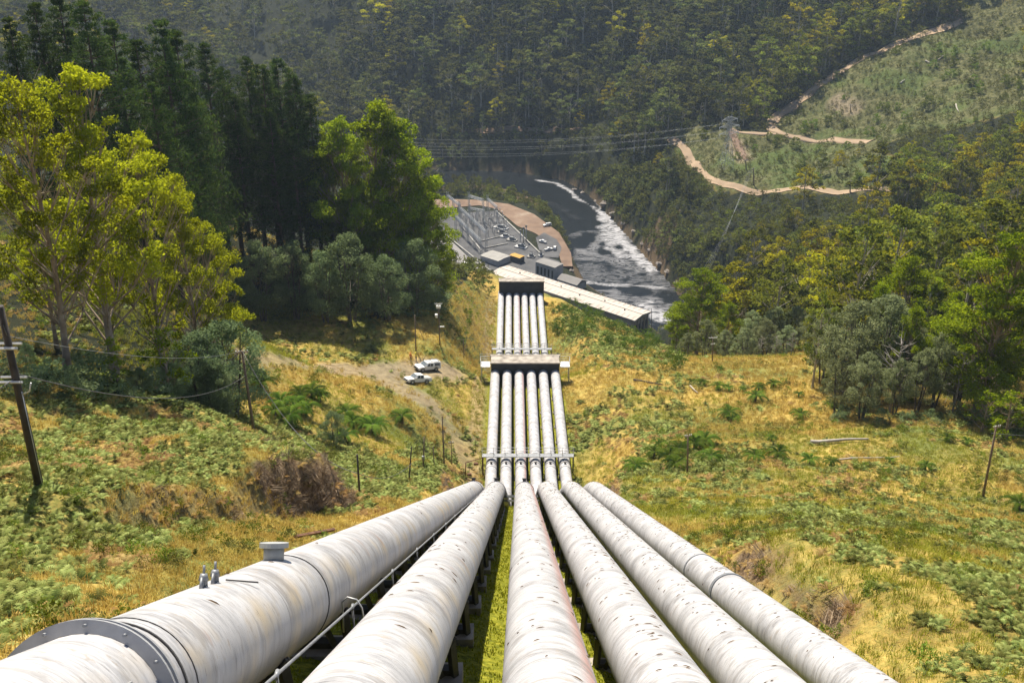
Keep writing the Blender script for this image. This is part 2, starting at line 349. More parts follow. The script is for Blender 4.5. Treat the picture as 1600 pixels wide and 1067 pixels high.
def pipe_mat(name, side_stain=0, red=0.0):
    """u: metres round the pipe (0 = top), v: metres along it"""
    m, t, o = newmat(name); uv = t.nodes.new('ShaderNodeUVMap').outputs[0]
    sx = nd(t, 'ShaderNodeSeparateXYZ'); t.links.new(uv, sx.inputs[0]); u, v = sx.outputs[0], sx.outputs[1]
    fine = noise(t, mapping(t, uv, (.9, 7, 1)), 2.2, 6, .7)
    pat = noise(t, mapping(t, uv, (.5, 1.0, 1)), .7, 5, .65)
    c = ramp(t, [(.36, (.11, .11, .12)), (.445, (.33, .33, .35)), (.56, (.52, .515, .535))], math_(t, 'ADD', math_(t, 'MULTIPLY', fine, .54), math_(t, 'MULTIPLY', pat, .46))).outputs[0]
    # grime low on the sides
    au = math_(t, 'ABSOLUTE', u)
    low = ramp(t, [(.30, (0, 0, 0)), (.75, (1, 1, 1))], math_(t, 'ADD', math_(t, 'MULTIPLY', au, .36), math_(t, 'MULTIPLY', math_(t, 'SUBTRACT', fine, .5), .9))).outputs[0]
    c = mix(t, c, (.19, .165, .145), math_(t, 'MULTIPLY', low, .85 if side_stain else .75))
    ru = noise(t, mapping(t, uv, (.55, 2.2, 1)), 1.3, 3, .5)
    rm = ramp(t, [(.66, (0, 0, 0)), (.76, (1, 1, 1))], ru).outputs[0]
    c = mix(t, c, (.30, .15, .08), math_(t, 'MULTIPLY', rm, .7))
    if side_stain:
        tan = ramp(t, [(.50, (0, 0, 0)), (.66, (1, 1, 1))], noise(t, mapping(t, uv, (.8, .8, 1)), .8, 4)).outputs[0]
        band = ramp(t, [(.2, (0, 0, 0)), (.45, (1, 1, 1))], math_(t, 'MULTIPLY', u, .5)).outputs[0]
        c = mix(t, c, (.50, .40, .26), math_(t, 'MULTIPLY', math_(t, 'MULTIPLY', tan, band), .7))
    if red:
        dd = math_(t, 'ABSOLUTE', math_(t, 'SUBTRACT', u, red))
        rl = ramp(t, [(.0, (1, 1, 1)), (.55, (0, 0, 0))], math_(t, 'ADD', math_(t, 'MULTIPLY', dd, 1.0), math_(t, 'MULTIPLY', fine, .45))).outputs[0]
        c = mix(t, c, (.55, .20, .14), math_(t, 'MULTIPLY', rl, .95))
    # dark scratches running round
    sc = noise(t, mapping(t, uv, (1.6, 16, 1)), 1.7, 2, .5)
    c = mix(t, c, (.10, .09, .085), ramp(t, [(.68, (0, 0, 0)), (.71, (.85, .85, .85))], sc).outputs[0])
    sm = noise(t, mapping(t, uv, (1, 3.2, 1)), .9, 4, .6)
    c = mix(t, c, (.24, .225, .22), math_(t, 'MULTIPLY', ramp(t, [(.53, (0, 0, 0)), (.60, (1, 1, 1))], sm).outputs[0], .55))
    pl_ = noise(t, mapping(t, uv, (1.2, 1.6, 1)), 2.6, 5, .7)
    c = mix(t, c, (.33, .27, .21), math_(t, 'MULTIPLY', ramp(t, [(.60, (0, 0, 0)), (.64, (1, 1, 1))], pl_).outputs[0], .55))
    # weld seams every 6 m
    fr = math_(t, 'FRACT', math_(t, 'DIVIDE', v, 6.0))
    seam = math_(t, 'LESS_THAN', math_(t, 'ABSOLUTE', math_(t, 'SUBTRACT', fr, .5)), .004)
    c = mix(t, c, (.16, .15, .15), math_(t, 'MULTIPLY', seam, .7))
    b = nd(t, 'ShaderNodeBsdfPrincipled', Roughness=.48, Metallic=.0); t.links.new(c, b.inputs['Base Color'])
    bp = nd(t, 'ShaderNodeBump', Strength=.18, Distance=.02); t.links.new(fine, bp.inputs['Height']); t.links.new(bp.outputs[0], b.inputs['Normal'])
    t.links.new(b.outputs[0], o.inputs[0]); return m

M_ground = ground_mat()
M_pipe = [pipe_mat('pipe_paint', 1), pipe_mat('pipe_paint', 1), pipe_mat('pipe_paint', 0, .80), pipe_mat('pipe_paint'), pipe_mat('pipe_paint'), pipe_mat('pipe_paint')]
M_steel = surf('grey_steel', (.16, .17, .19), (.28, .29, .31), 3, .5, .3)
M_darksteel = surf('dark_steel', (.03, .03, .035), (.09, .085, .08), 2, .7, .2)
M_concrete = surf('old_concrete', (.15, .13, .11), (.36, .32, .28), .8, .9, c3=(.45, .40, .35), bump=.4)
M_shadeconc = surf('shaded_concrete', (.02, .022, .025), (.05, .05, .05), .6, .95)  # backlit shade of the anchor block fronts, put into the concrete colour
M_wood = surf('weathered_wood', (.10, .07, .05), (.24, .18, .13), 2, .9)
M_darkwood = surf('dark_wood', (.025, .022, .022), (.07, .06, .055), 2, .9)
M_galv = surf('galvanised_steel', (.40, .41, .42), (.60, .61, .62), 2, .5, .4)
M_white = surf('white_paint', (.70, .70, .70), (.80, .80, .80), 2, .4)
M_roof = surf('pale_roof', (.40, .35, .31), (.52, .46, .41), .12, .8)
M_rust = surf('rusty_steel', (.10, .045, .025), (.22, .11, .06), 2, .85)
M_glass = surf('dark_glass', (.02, .025, .03), (.05, .06, .07), 1, .12)
M_rubber = surf('rubber', (.02, .02, .02), (.035, .035, .035), 3, .85)
M_wire = surf('wire', (.05, .05, .055), (.12, .12, .13), 1, .6)
M_farwire = surf('bright_wire', (.40, .42, .44), (.55, .57, .58), 1, .5)

# ------------------------------------------------------------------ terrain mesh
def terrain():
    nx, ny = len(GX), len(GY); V = np.stack([XX.ravel(), YY.ravel(), ZZ.ravel()], 1)
    idx = np.arange(nx * ny).reshape(ny, nx)
    F = np.stack([idx[:-1, :-1], idx[:-1, 1:], idx[1:, 1:], idx[1:, :-1]], -1).reshape(-1, 4)
    x, y = XX.ravel(), YY.ravel(); z = ZZ.ravel()
    px, py, d = proj(x, y, z)
    i0 = np.stack([axis_at(i, np.clip(y, -14, 478))[0] for i in (0, 5)])
    moss = ((x > i0[0] - 1.8) & (x < i0[1] + 1.8) & (y < 302)).astype(float)
    moss = moss * np.where(y > 260, .6, 1)
    g = lambda arr: fbm(x, y, 12, 77)
    # dirt tracks
    trk = [hit(a, b)[:2] for a, b in [(385, 560), (450, 565), (530, 575), (600, 592), (640, 612), (668, 640), (700, 665), (738, 735)]]
    wt = np.where(y > 165, 4.6, 2.4)
    dt = dseg(x, y, trk); dirt = (1 - sst(.45, 1.25, dt / wt + (fbm(x, y, 4, 3) - .5) * .9)) * np.where(y > 165, .85, .6)
    lot = [hit(a, b)[:2] for a, b in [(600, 583), (695, 580)]]
    dirt = np.maximum(dirt, (1 - sst(.6, 1.2, dseg(x, y, lot) / 5.0 + (fbm(x, y, 4, 4) - .5) * .5)) * .9)
    strip = (1 - sst(1.0, 2.0, np.abs(x - (i0[0] - 3.0)))) * sst(120, 140, y) * (1 - sst(296, 305, y)) * .55
    dirt = np.maximum(dirt, strip)
    sl = np.hypot(*np.gradient(ZZ, GY, GX)).ravel()
    earth = sst(.95, 1.5, sl + (fbm(x, y, 3, 8) - .5) * .6) * (y < 120) * (y > 10) * (moss < .5) * np.where((x < 0) & (y < 64), .55, 1)
    b2 = inpoly(px, py, [(1000, 380), (1030, 340), (1060, 330), (1050, 380), (1035, 430), (1010, 420)]) & (y > 480)
    earth = np.maximum(earth, b2 * .7)
    earth = np.maximum(earth, ((z < 5) & (dseg(x, y, RIVER, True) < 12) & (y > 380)) * .55 * sst(.35, .6, fbm(x, y, 12, 88)))
    clear = inpoly(px, py, CLEAR1) | inpoly(px, py, CLEAR2) | inpoly(px, py, CLEAR3)
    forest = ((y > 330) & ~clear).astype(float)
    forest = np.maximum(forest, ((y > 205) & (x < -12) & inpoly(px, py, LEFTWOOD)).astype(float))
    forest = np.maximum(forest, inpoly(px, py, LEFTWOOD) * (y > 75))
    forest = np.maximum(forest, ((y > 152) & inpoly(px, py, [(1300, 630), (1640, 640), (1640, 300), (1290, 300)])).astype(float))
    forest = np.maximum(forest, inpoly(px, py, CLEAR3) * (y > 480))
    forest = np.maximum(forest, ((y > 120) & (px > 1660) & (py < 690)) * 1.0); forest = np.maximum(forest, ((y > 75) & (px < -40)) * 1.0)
    scrub = ((y > 330) & clear & ~inpoly(px, py, CLEAR3)).astype(float)
    patch = [hit(a, b)[:2] for a, b in [(1310, 160), (1330, 172)]]
    dirt = np.maximum(dirt, (1 - sst(4, 9, dseg(x, y, patch))) * (y > 500) * .8)
    p3 = [hit(a, b)[:2] for a, b in [(1150, 225), (1165, 250)]]
    dirt = np.maximum(dirt, (1 - sst(3, 8, dseg(x, y, p3))) * (y > 500) * .8)
    me = raw_mesh('ground', V, F, M_ground, smooth=True, attrs=dict(moss=moss, dirt=dirt, earth=earth, forest=forest, scrub=scrub))
    tag(mobj('ground', me), 'grassy valley slope with bracken, moss under the pipes and bare earth', kind='structure')
CLEAR1 = [(1195, 222), (1212, 178), (1345, 92), (1490, 35), (1500, 0), (1620, 0), (1620, 150), (1590, 175), (1500, 200), (1420, 212), (1365, 232), (1210, 228)]
CLEAR2 = [(1045, 215), (1110, 188), (1200, 215), (1355, 222), (1400, 245), (1385, 285), (1340, 302), (1120, 298), (1070, 262)]
CLEAR3 = [(300, -40), (640, -40), (590, 30), (520, 75), (470, 112), (420, 80), (330, 60)]
LEFTWOOD = [(-50, 640), (0, 600), (120, 605), (300, 640), (370, 640), (385, 560), (330, 500), (400, 470), (500, 490), (600, 500), (700, 470), (735, 430), (700, 400), (600, 100), (300, 0), (-50, 0)]
terrain()
# ------------------------------------------------------------------ penstock pipes
def smooth_path(pts, step=3.0, rad=3.0):
    pts = [Vector(p) for p in pts]; out = [pts[0]]
    for i in range(1, len(pts) - 1):
        a, b, c = pts[i - 1], pts[i], pts[i + 1]; r = min(rad, (b - a).length * .4, (c - b).length * .4)
        p0 = b + (a - b).normalized() * r; p1 = b + (c - b).normalized() * r
        for k in range(6):
            t = k / 5; out.append(p0 * (1 - t) ** 2 + b * 2 * t * (1 - t) + p1 * t * t)
    out.append(pts[-1]); res = [out[0]]
    for a, b in zip(out, out[1:]):
        L = (b - a).length; k = max(1, int(L / step))
        for j in range(1, k + 1):
            q = a.lerp(b, j / k)
            if (q - res[-1]).length > 1e-3: res.append(q)
    return res
def pipe_mesh(pts, r, mat, nseg=40):
    P_ = np.array([tuple(p) for p in pts]); k = len(P_); L = np.concatenate([[0], np.cumsum(np.linalg.norm(np.diff(P_, axis=0), axis=1))])
    V = []; UV = []
    for i in range(k):
        d = P_[min(i + 1, k - 1)] - P_[max(i - 1, 0)]; d /= np.linalg.norm(d)
        s_ = np.cross(d, [0, 0, 1]); s_ /= np.linalg.norm(s_); u = np.cross(s_, d)
        for j in range(nseg + 1):
            a = -math.pi + 2 * math.pi * j / nseg
            V.append(P_[i] + (u * math.cos(a) + s_ * math.sin(a)) * r); UV.append((a * r, L[i]))
    idx = np.arange(k * (nseg + 1)).reshape(k, nseg + 1)
    F = np.stack([idx[:-1, :-1], idx[:-1, 1:], idx[1:, 1:], idx[1:, :-1]], -1).reshape(-1, 4)
    return raw_mesh('pipe', V, F, mat, smooth=True, uv=UV)
def frame_at(i, y):
    x, z = axis_at(i, y); x1, z1 = axis_at(i, y + .5); p = Vector((float(x), y, float(z))); d = (Vector((float(x1), y + .5, float(z1))) - p).normalized()
    s_ = d.cross(Vector((0, 0, 1))).normalized(); return p, d, s_, s_.cross(d)
pl_names = ['leftmost pale steel penstock, with a bolted collar and manhole near the camera',
 'second pale penstock from the left, beside the thin handrail', 'third penstock from the left, red rust stain down its right flank',
 'fourth penstock from the left, running between two moss strips and flecked with bark', 'fifth penstock from the left, second from the right edge of the bench',
 'rightmost penstock, lying beside the bare earth scar on the grass bank']
PR = D / 2
for i in range(6):
    root = empty('penstock', AXES[i][0]); tag(root, pl_names[i], 'pipe', 'penstocks running down the slope')
    off = Vector(AXES[i][0])
    pts = [p - off for p in smooth_path(AXES[i])]
    mobj('pipe', pipe_mesh(pts, PR, M_pipe[i]), root)
    # saddles
    sad = MB()
    ys = list(np.arange(14, 86, 5.2)) + list(np.arange(146, 186, 6.5)) + list(np.arange(260, 298, 7))
    for y in ys:
        y = y + .3 * i
        p, d, s_, u = frame_at(i, y); g = float(H(p.x, p.y)); mb = MB()
        cr = [p + (s_ * math.sin(a) - u * math.cos(a)) * (PR + .05) for a in np.linspace(-1.05, 1.05, 11)]
        for e in (-.08, .08): mb.tube([q + d * e for q in cr], .04, 4, sm=False)
        for sg in (-1, 1):
            a = p + s_ * sg * (PR * .80) - u * PR * .55; foot = Vector((p.x + sg * .78, p.y, g - .2))
            mb.bar(a, foot, .16); mb.bar(p - u * PR + s_ * sg * .35, Vector((p.x + sg * .5, p.y, g)), .12)
        mb.box((p.x, p.y, g + .05), (1.9, .7, .5), mi=1)
        mb.box((p.x, p.y, g + .38), (1.7, .22, .16))
        mb.v = [tuple(Vector(q) - off) for q in mb.v]
        mb.obj('saddle', [M_darksteel, M_concrete], root)
    # expansion joints / collars
    def collar(y, r1=.10, th=.12, name='collar', mat=M_steel, w2=0):
        p, d, s_, u = frame_at(i, y); mb = MB(); mb.ring(p, d, PR + .003, PR + r1, th)
        if w2: mb.ring(p + d * w2, d, PR + .003, PR + r1 * .3, w2 * 1.6)
        mb.v = [tuple(Vector(q) - off) for q in mb.v]; o = mb.obj(name, mat, root); return p, d, s_, u
    def knob(y, parent=None):
        p, d, s_, u = frame_at(i, y); mb = MB(); q = p + u * PR
        mb.tube([q - u * .02, q + u * .28], .16, 10); mb.tube([q + u * .24, q + u * .34], .22, 10)
        mb.v = [tuple(Vector(w) - off) for w in mb.v]; mb.obj('air_valve', M_darksteel, root)
    for y in (146.0, 150.8): collar(y, .05, .10)
    collar(147.4, .04, .06); knob(146.9)
    if i < 3:
        collar(86.2, .05, .09); knob(87.0)
    collar(258, .06, .12)
    if i == 5: collar(38.5, .05, .35); collar(44, .03, .2)
# big bolted collar, manhole, valves on the left penstock
root = [o for o in bpy.data.objects if o.name == 'penstock'][0]; off = Vector(AXES[0][0])
def loc(mb): mb.v = [tuple(Vector(q) - off) for q in mb.v]; return mb
def y_on_px(i, px, up=0.0):
    ys = np.arange(4, 90, .05); x, z = axis_at(i, ys); a, b, _ = proj(x, ys, z + up); return float(ys[np.argmin(abs(a - px))])
yc = y_on_px(0, 128)
p, d, s_, u = frame_at(0, yc)
mb = MB(); mb.ring(p, d, PR + .003, PR + .15, .05, nseg=64); mb.ring(p + d * .16, d, PR + .003, PR + .14, .05, nseg=64); mb.ring(p + d * .08, d, PR + .003, PR + .09, .1, nseg=64)
co = loc(mb).obj('flange', surf('flange_grey', (.24, .245, .265), (.36, .365, .38), 2, .55), root)
for k in range(14):
    mb = MB(); a = 2 * math.pi * k / 14; q = p - d * .05 + (u * math.cos(a) + s_ * math.sin(a)) * (PR + .09); mb.tube([q - d * .03, q + d * .3], .018, 6)
    loc(mb).obj('flange_bolt', M_steel, co)
mb = MB(); mb.ring(p + d * .75, d, PR + .003, PR + .02, .04, nseg=64); mb.ring(p + d * 1.15, d, PR + .002, PR + .01, .02, nseg=64); loc(mb).obj('weld_band', M_darksteel, root)
ym = y_on_px(0, 418, .9); p, d, s_, u = frame_at(0, ym); q = p + u * PR
mb = MB(); mb.tube([q - u * .05, q + u * .24], .19, 24); mb.ring(q + u * .27, u, 0.0, .27, .09, nseg=24); loc(mb).obj('manhole', surf('manhole_grey', (.26, .27, .27), (.36, .37, .37), 3, .6), root)
mb = MB(); mb.ring(p + d * .9, d, PR + .003, PR + .015, .04, nseg=64); loc(mb).obj('weld_band', M_darksteel, root)
yv = y_on_px(0, 318, .9)
for k in (0, 1):
    p, d, s_, u = frame_at(0, yv - .42 + k * .5); q = p + u * PR; mb = MB()
    for a in (-.16, -.05, .06, .17): mb.tube([q + d * a - u * .02, q + d * a * .6 + u * .15], .022, 6)
    mb.tube([q + u * .1, q + u * .2], [.08, .05], 8); mb.tube([q + u * .2, q + u * .32], .02, 6); loc(mb).obj('valve', M_steel, root)
p, d, s_, u = frame_at(0, yv + .3); q = p + u * PR
mb = MB(); mb.tube([q + s_ * .1 + u * .02, q + s_ * .5 - u * .1 + d * .4 + u * .04], .014, 6); loc(mb).obj('bleed_pipe', M_darksteel, root)
p, d, s_, u = frame_at(0, y_on_px(0, 60)); mb = MB(); 
a0 = p + (u * math.cos(.95) + s_ * math.sin(.95)) * (PR + .03); mb.tube([a0 - d * .3, a0 + d * .35], .014, 6); loc(mb).obj('bracket_rod', M_galv, root)

# thin handrail between the first and second penstock
rail = empty('handrail', (0, 0, 0)); tag(rail, 'thin grey handrail between the two leftmost penstocks', 'handrail')
ry = np.linspace(9, 84, 26); rp = []
for y in ry:
    x0, z0 = axis_at(0, y); x1, z1 = axis_at(1, y); w = .48; rp.append(Vector((float(x0 * (1 - w) + x1 * w), y, float(z0 * (1 - w) + z1 * w) + .10)))
mb = MB(); mb.tube(rp, .026, 8); mb.obj('rail', M_steel, rail)
for k in range(1, 26, 2):
    q = rp[k]; mb = MB(); mb.tube([(q.x, q.y, float(H(q.x, q.y)) - .2), q], .022, 6); mb.tube([q + Vector((0, -.08, 0)), q + Vector((0, .08, 0))], .038, 8); mb.obj('post', M_steel, rail)
# curved hoses/pipe loop beside the rail
q = rp[3]; pth = [q + Vector((-.25, .1, -.75)), q + Vector((-.22, .1, .05)), q + Vector((-.1, .05, .22)), q + Vector((.1, 0, .2)), q + Vector((.2, -.02, 0)), q + Vector((.24, -.02, -.5))]
mb = MB(); mb.tube(pth, .02, 6); tag(mb.obj('bent_pipe', M_galv), 'small bent grey tube looping over the thin handrail', 'tube')

# ------------------------------------------------------------------ anchor blocks with walkways
def block(name, y0, y1, top, bot, xa, xb, label, parapet):
    r = empty(name, ((xa + xb) / 2, y0, bot)); tag(r, label, 'anchor block'); o = Vector(r.location); mb = MB()
    z_ = .0
    mb.box(((xa + xb) / 2, (y0 + y1) / 2, (top + bot) / 2), (xb - xa, y1 - y0, top - bot)); mb.v = [tuple(Vector(q) - o) for q in mb.v]
    bo = mb.obj('concrete_body', M_concrete, r)
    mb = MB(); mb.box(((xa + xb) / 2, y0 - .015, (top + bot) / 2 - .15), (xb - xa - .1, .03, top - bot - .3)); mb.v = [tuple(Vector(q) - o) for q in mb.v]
    mb.obj('front_shade', M_shadeconc, r)  # thin panel added to paint the shade on the block's front
    mb = MB(); mb.box(((xa + xb) / 2, y0 - .1, top - .1), (xb - xa + .3, .4, .25)); mb.box(((xa + xb) / 2, y1 + .1, top - .2), (xb - xa + .3, .5, .4)); mb.v = [tuple(Vector(q) - o) for q in mb.v]
    mb.obj('coping', M_concrete, r); return r
BX0, BX1 = -4.05, 9.2
b1 = block('anchor_block', 188.6, 191.6, 133.5, 128.6, -4.1, 9.25, 'wide brown concrete anchor block halfway down the penstocks, handrails at both ends', 0)
b2 = block('anchor_block', 300.5, 302.6, 103.5, 97.0, -3.9, 9.6, 'lower concrete anchor block with a shaded front just above the powerhouse roof', 0)
def railing(r, pts, h=1.1, name='railing', mat=M_galv, rr=.035):
    o = Vector(r.location); mb = MB(); P2 = [Vector(p) for p in pts]
    for a, b in zip(P2, P2[1:]):
        for hh in (h, h * .5): mb.tube([a + Vector((0, 0, hh)), b + Vector((0, 0, hh))], rr, 6)
        k = max(1, int((b - a).length / 1.8))
        for j in range(k + 1):
            q = a.lerp(b, j / k); mb.tube([q, q + Vector((0, 0, h))], rr, 6)
    mb.v = [tuple(Vector(q) - o) for q in mb.v]; return mb.obj(name, mat, r)
for sx in (-1, 1):
    xa = -4.25 if sx < 0 else 9.4; xb = xa + sx * 1.9; o = Vector(b1.location)
    mb = MB(); mb.box(((xa + xb) / 2, 190, 132.3), (abs(xb - xa) - .02, 2.4, .22)); 
    for yy in (189, 191): mb.box((xb - sx * .15, yy, 129.6), (.18, .18, 5.2))
    mb.v = [tuple(Vector(q) - o) for q in mb.v]; mb.obj('side_platform', M_galv, b1)
    railing(b1, [(xa, 188.9, 132.4), (xb, 188.9, 132.4), (xb, 191.1, 132.4), (xa, 191.1, 132.4)])
railing(b1, [(-6.3, 192.3, 132.4), (11.5, 192.3, 132.4)])
# grated walkways crossing the pipes
def walkway(y, z, x0, x1, label, wid=1.0):
    r = empty('walkway', (x0, y, z)); tag(r, label, 'walkway'); o = Vector(r.location); mb = MB()
    mb.box(((x0 + x1) / 2, y, z), (x1 - x0, wid, .12)); mb.v = [tuple(Vector(q) - o) for q in mb.v]; mb.obj('deck', M_steel, r)
    railing(r, [(x0, y - wid / 2 + .05, z + .06), (x1, y - wid / 2 + .05, z + .06)]); railing(r, [(x0, y + wid / 2 - .05, z + .06), (x1, y + wid / 2 - .05, z + .06)])
    for k in range(7):
        x = x0 + (x1 - x0) * (k + .02) / 6.04; mb = MB(); g = float(H(x, y)) - .3; mb.bar((x, y - .35, g), (x, y - .35, z), .12); mb.bar((x, y + .35, g), (x, y + .35, z), .12)
        mb.v = [tuple(Vector(q) - o) for q in mb.v]; mb.obj('support', M_darksteel, r)
walkway(148.9, 137.05, -4.8, 9.9, 'grey grated walkway crossing all six penstocks at the foot of the steep upper run')
walkway(251.5, 105.2, -5.2, 10.3, 'grated walkway with handrails crossing the penstocks just below the upper anchor block')
mb = MB(); z0 = float(axis_at(2, 91)[1]) - 1.1
r = empty('cross_beam', (-4.5, 91, z0)); tag(r, 'dark steel pipe-rack under the crest where the steep penstocks disappear', 'steel frame')
for yy in (90.2, 92.0):
    mb = MB(); zz = float(axis_at(2, yy)[1]) - .7; mb.bar((-.5, yy - 91, zz - z0), (14.2, yy - 91, zz - z0), .16); mb.bar((-.5, yy - 91, zz - z0 - .5), (14.2, yy - 91, zz - z0 - .5), .12); mb.obj('beam', M_steel, r)

# leaf and bark litter on the pipes
rng = np.random.RandomState(4); V = []; F = []
for k in range(1500):
    i = rng.choice([0, 1, 2, 3, 4, 5], p=[.03, .10, .10, .22, .30, .25]); y = 10 + 80 * rng.rand() ** .8 if rng.rand() < .72 else 146 + 40 * rng.rand()
    p, d, s_, u = frame_at(i, float(y)); a = rng.normal(0, .55) ; n_ = u * math.cos(a) + s_ * math.sin(a); tg = s_ * math.cos(a) - u * math.sin(a)
    an = rng.normal(0, .5); l = rng.uniform(.04, .13) * (1.2 if rng.rand() < .15 else 1); w = rng.uniform(.008, .02) * (1.3 if l > .15 else 1)
    ax = tg * math.cos(an) + d * math.sin(an); bx = d * math.cos(an) - tg * math.sin(an); c = p + n_ * (PR + .012)
    q = [c - ax * l - n_ * .0, c - ax * l * .3 + bx * w + n_ * .02, c + ax * l * .4 + bx * w * .8 + n_ * .02, c + ax * l, c + ax * l * .4 - bx * w * .8 + n_ * .004, c - ax * l * .3 - bx * w + n_ * .004]
    b = len(V); V += [tuple(v) for v in q]; F.append(tuple(range(b, b + 6)))
M_litter = surf('dry_leaf', (.035, .022, .012), (.14, .08, .03), 1.3, .9)
tag(mobj('leaf_litter', raw_mesh('leaf_litter', V, F, M_litter)), 'dry gum leaves and bark flecks scattered on the penstocks', 'leaf litter', kind='stuff')
# ------------------------------------------------------------------ river
def foam_at(x, y):
    f = np.zeros_like(x)
    def streak(pts, w, a):
        q = [onz(*p, 0)[:2] for p in pts]; dd = dseg(x, y, q) + (fbm(x, y, 7, 61) - .5) * w * 1.6
        return a * (1 - sst(.3, 1.0, dd / w))
    f = np.maximum(f, streak([(838, 281), (870, 287), (890, 298), (903, 311), (925, 322), (945, 338)], 2.4, .95))
    f = np.maximum(f, streak([(925, 305), (935, 320), (948, 335), (962, 350)], 1.6, .6))
    f = np.maximum(f, streak([(945, 338), (958, 356), (972, 374), (988, 392), (1004, 408), (1022, 422)], 7.5, 1.0))
    f = np.maximum(f, streak([(950, 352), (948, 372), (956, 388), (975, 398), (992, 404)], 7, .8))
    f = np.maximum(f, streak([(945, 360), (925, 390), (930, 408), (955, 405)], 5, .5))
    f = np.maximum(f, streak([(918, 398), (960, 410), (1000, 418), (1030, 432)], 11, .50))
    f = np.maximum(f, streak([(905, 440), (950, 445), (1000, 447), (1035, 450)], 3.0, .75))
    f = np.maximum(f, streak([(915, 425), (960, 430), (1040, 445)], 15, .36))
    f = np.maximum(f, streak([(940, 462), (1000, 470), (1040, 480)], 12, .5))
    f = np.maximum(f, streak([(1005, 478), (1025, 488), (1045, 500), (1080, 530)], 10, .95))
    f = np.maximum(f, streak([(895, 370), (905, 362), (930, 362)], 5, .32))
    f = np.maximum(f, streak([(868, 318), (885, 330), (895, 338)], 9, .14))
    return f
def water():
    m, t, o = newmat('river_water'); tc = t.nodes.new('ShaderNodeTexCoord').outputs['Object']
    at = nd(t, 'ShaderNodeAttribute', attribute_name='foam').outputs['Fac']
    mp = t.nodes.new('ShaderNodeMapping'); mp.inputs['Rotation'].default_value = (0, 0, R_(56)); mp.inputs['Scale'].default_value = (.38, 1.25, 1); t.links.new(tc, mp.inputs['Vector'])
    w = nd(t, 'ShaderNodeTexNoise', Scale=.13, Detail=7, Roughness=.62, Distortion=3.2); t.links.new(mp.outputs[0], w.inputs['Vector'])
    w2 = nd(t, 'ShaderNodeTexNoise', Scale=.6, Detail=5, Roughness=.7, Distortion=1.0); t.links.new(mp.outputs[0], w2.inputs['Vector'])
    rid = math_(t, 'SUBTRACT', 1.0, math_(t, 'MINIMUM', math_(t, 'MULTIPLY', math_(t, 'ABSOLUTE', math_(t, 'SUBTRACT', w.outputs[0], .5)), 9), 1.0))
    k = math_(t, 'MULTIPLY', at, math_(t, 'ADD', math_(t, 'ADD', .26, math_(t, 'MULTIPLY', rid, .85)), math_(t, 'MULTIPLY', math_(t, 'SUBTRACT', w2.outputs[0], .46), 1.7)))
    fm = ramp(t, [(.10, (0, 0, 0)), (.45, (.25, .25, .25)), (1.0, (.9, .9, .9))], k).outputs[0]
    base = ramp(t, [(.35, (.005, .007, .009)), (.7, (.014, .017, .020))], w.outputs[0]).outputs[0]
    b = nd(t, 'ShaderNodeBsdfPrincipled'); b.inputs['Specular IOR Level'].default_value = .14; t.links.new(mix(t, base, (.42, .42, .45), fm), b.inputs['Base Color'])
    t.links.new(ramp(t, [(0, (.2, .2, .2)), (1, (.8, .8, .8))], fm).outputs[0], b.inputs['Roughness'])
    bp = nd(t, 'ShaderNodeBump', Strength=.5, Distance=.3); t.links.new(w2.outputs[0], bp.inputs['Height']); t.links.new(bp.outputs[0], b.inputs['Normal'])
    t.links.new(b.outputs[0], o.inputs[0])
    xs = np.arange(-420, 230, 1.5); ys = np.arange(330, 880, 1.5); X, Y = np.meshgrid(xs, ys); x = X.ravel(); y = Y.ravel()
    near = (inpoly(x, y, RIVER) | (dseg(x, y, RIVER, True) < 9)).reshape(X.shape)
    idx = np.arange(X.size).reshape(X.shape); q = near[:-1, :-1] & near[1:, 1:] & near[:-1, 1:] & near[1:, :-1]
    F = np.stack([idx[:-1, :-1], idx[:-1, 1:], idx[1:, 1:], idx[1:, :-1]], -1)[q]
    us, inv = np.unique(F, return_inverse=True); F = inv.reshape(-1, 4)
    V = np.stack([x[us], y[us], np.zeros(len(us))], 1)
    tag(mobj('river', raw_mesh('river', V, F, m, smooth=True, attrs=dict(foam=foam_at(x[us], y[us])))), 'dark river with swirling white foam along the far bank', kind='structure')
water()
# rocks on the far bank
M_rock = surf('rock', (.10, .085, .075), (.28, .24, .21), .3, .9, bump=.5)
def rock_mesh(seed):
    import bmesh
    bm = bmesh.new(); bmesh.ops.create_icosphere(bm, subdivisions=2, radius=1); r = random.Random(seed)
    ph = [r.uniform(0, 6) for _ in range(6)]
    for v in bm.verts:
        c = v.co; k = 1 + .22 * math.sin(c.x * 3 + ph[0]) * math.cos(c.y * 3.3 + ph[1]) + .16 * math.sin(c.z * 5 + ph[2] + c.x * 4); v.co = Vector((c.x * k * 1.2, c.y * k, c.z * k * .6))
    me = bpy.data.meshes.new('boulder'); bm.to_mesh(me); bm.free(); me.materials.append(M_rock); return me
RK = [rock_mesh(k) for k in range(3)]
rr = random.Random(8)
for k, (a, b) in enumerate([(897, 303), (910, 306), (930, 318), (944, 322), (958, 338), (975, 352), (990, 366), (1003, 382), (1014, 392), (1030, 414), (1043, 428), (1058, 444), (893, 425), (900, 440), (885, 392)]):
    p = hit(a, b); o = mobj('boulder', RK[k % 3], None, (p[0], p[1], max(p[2], 0) + .3)); s = rr.uniform(1.2, 2.8); o.scale = (s, s, s); o.rotation_euler.z = rr.uniform(0, 6)
    tag(o, 'brown boulder lying at the foamy edge of the river', 'boulder', 'boulders along the river edge')

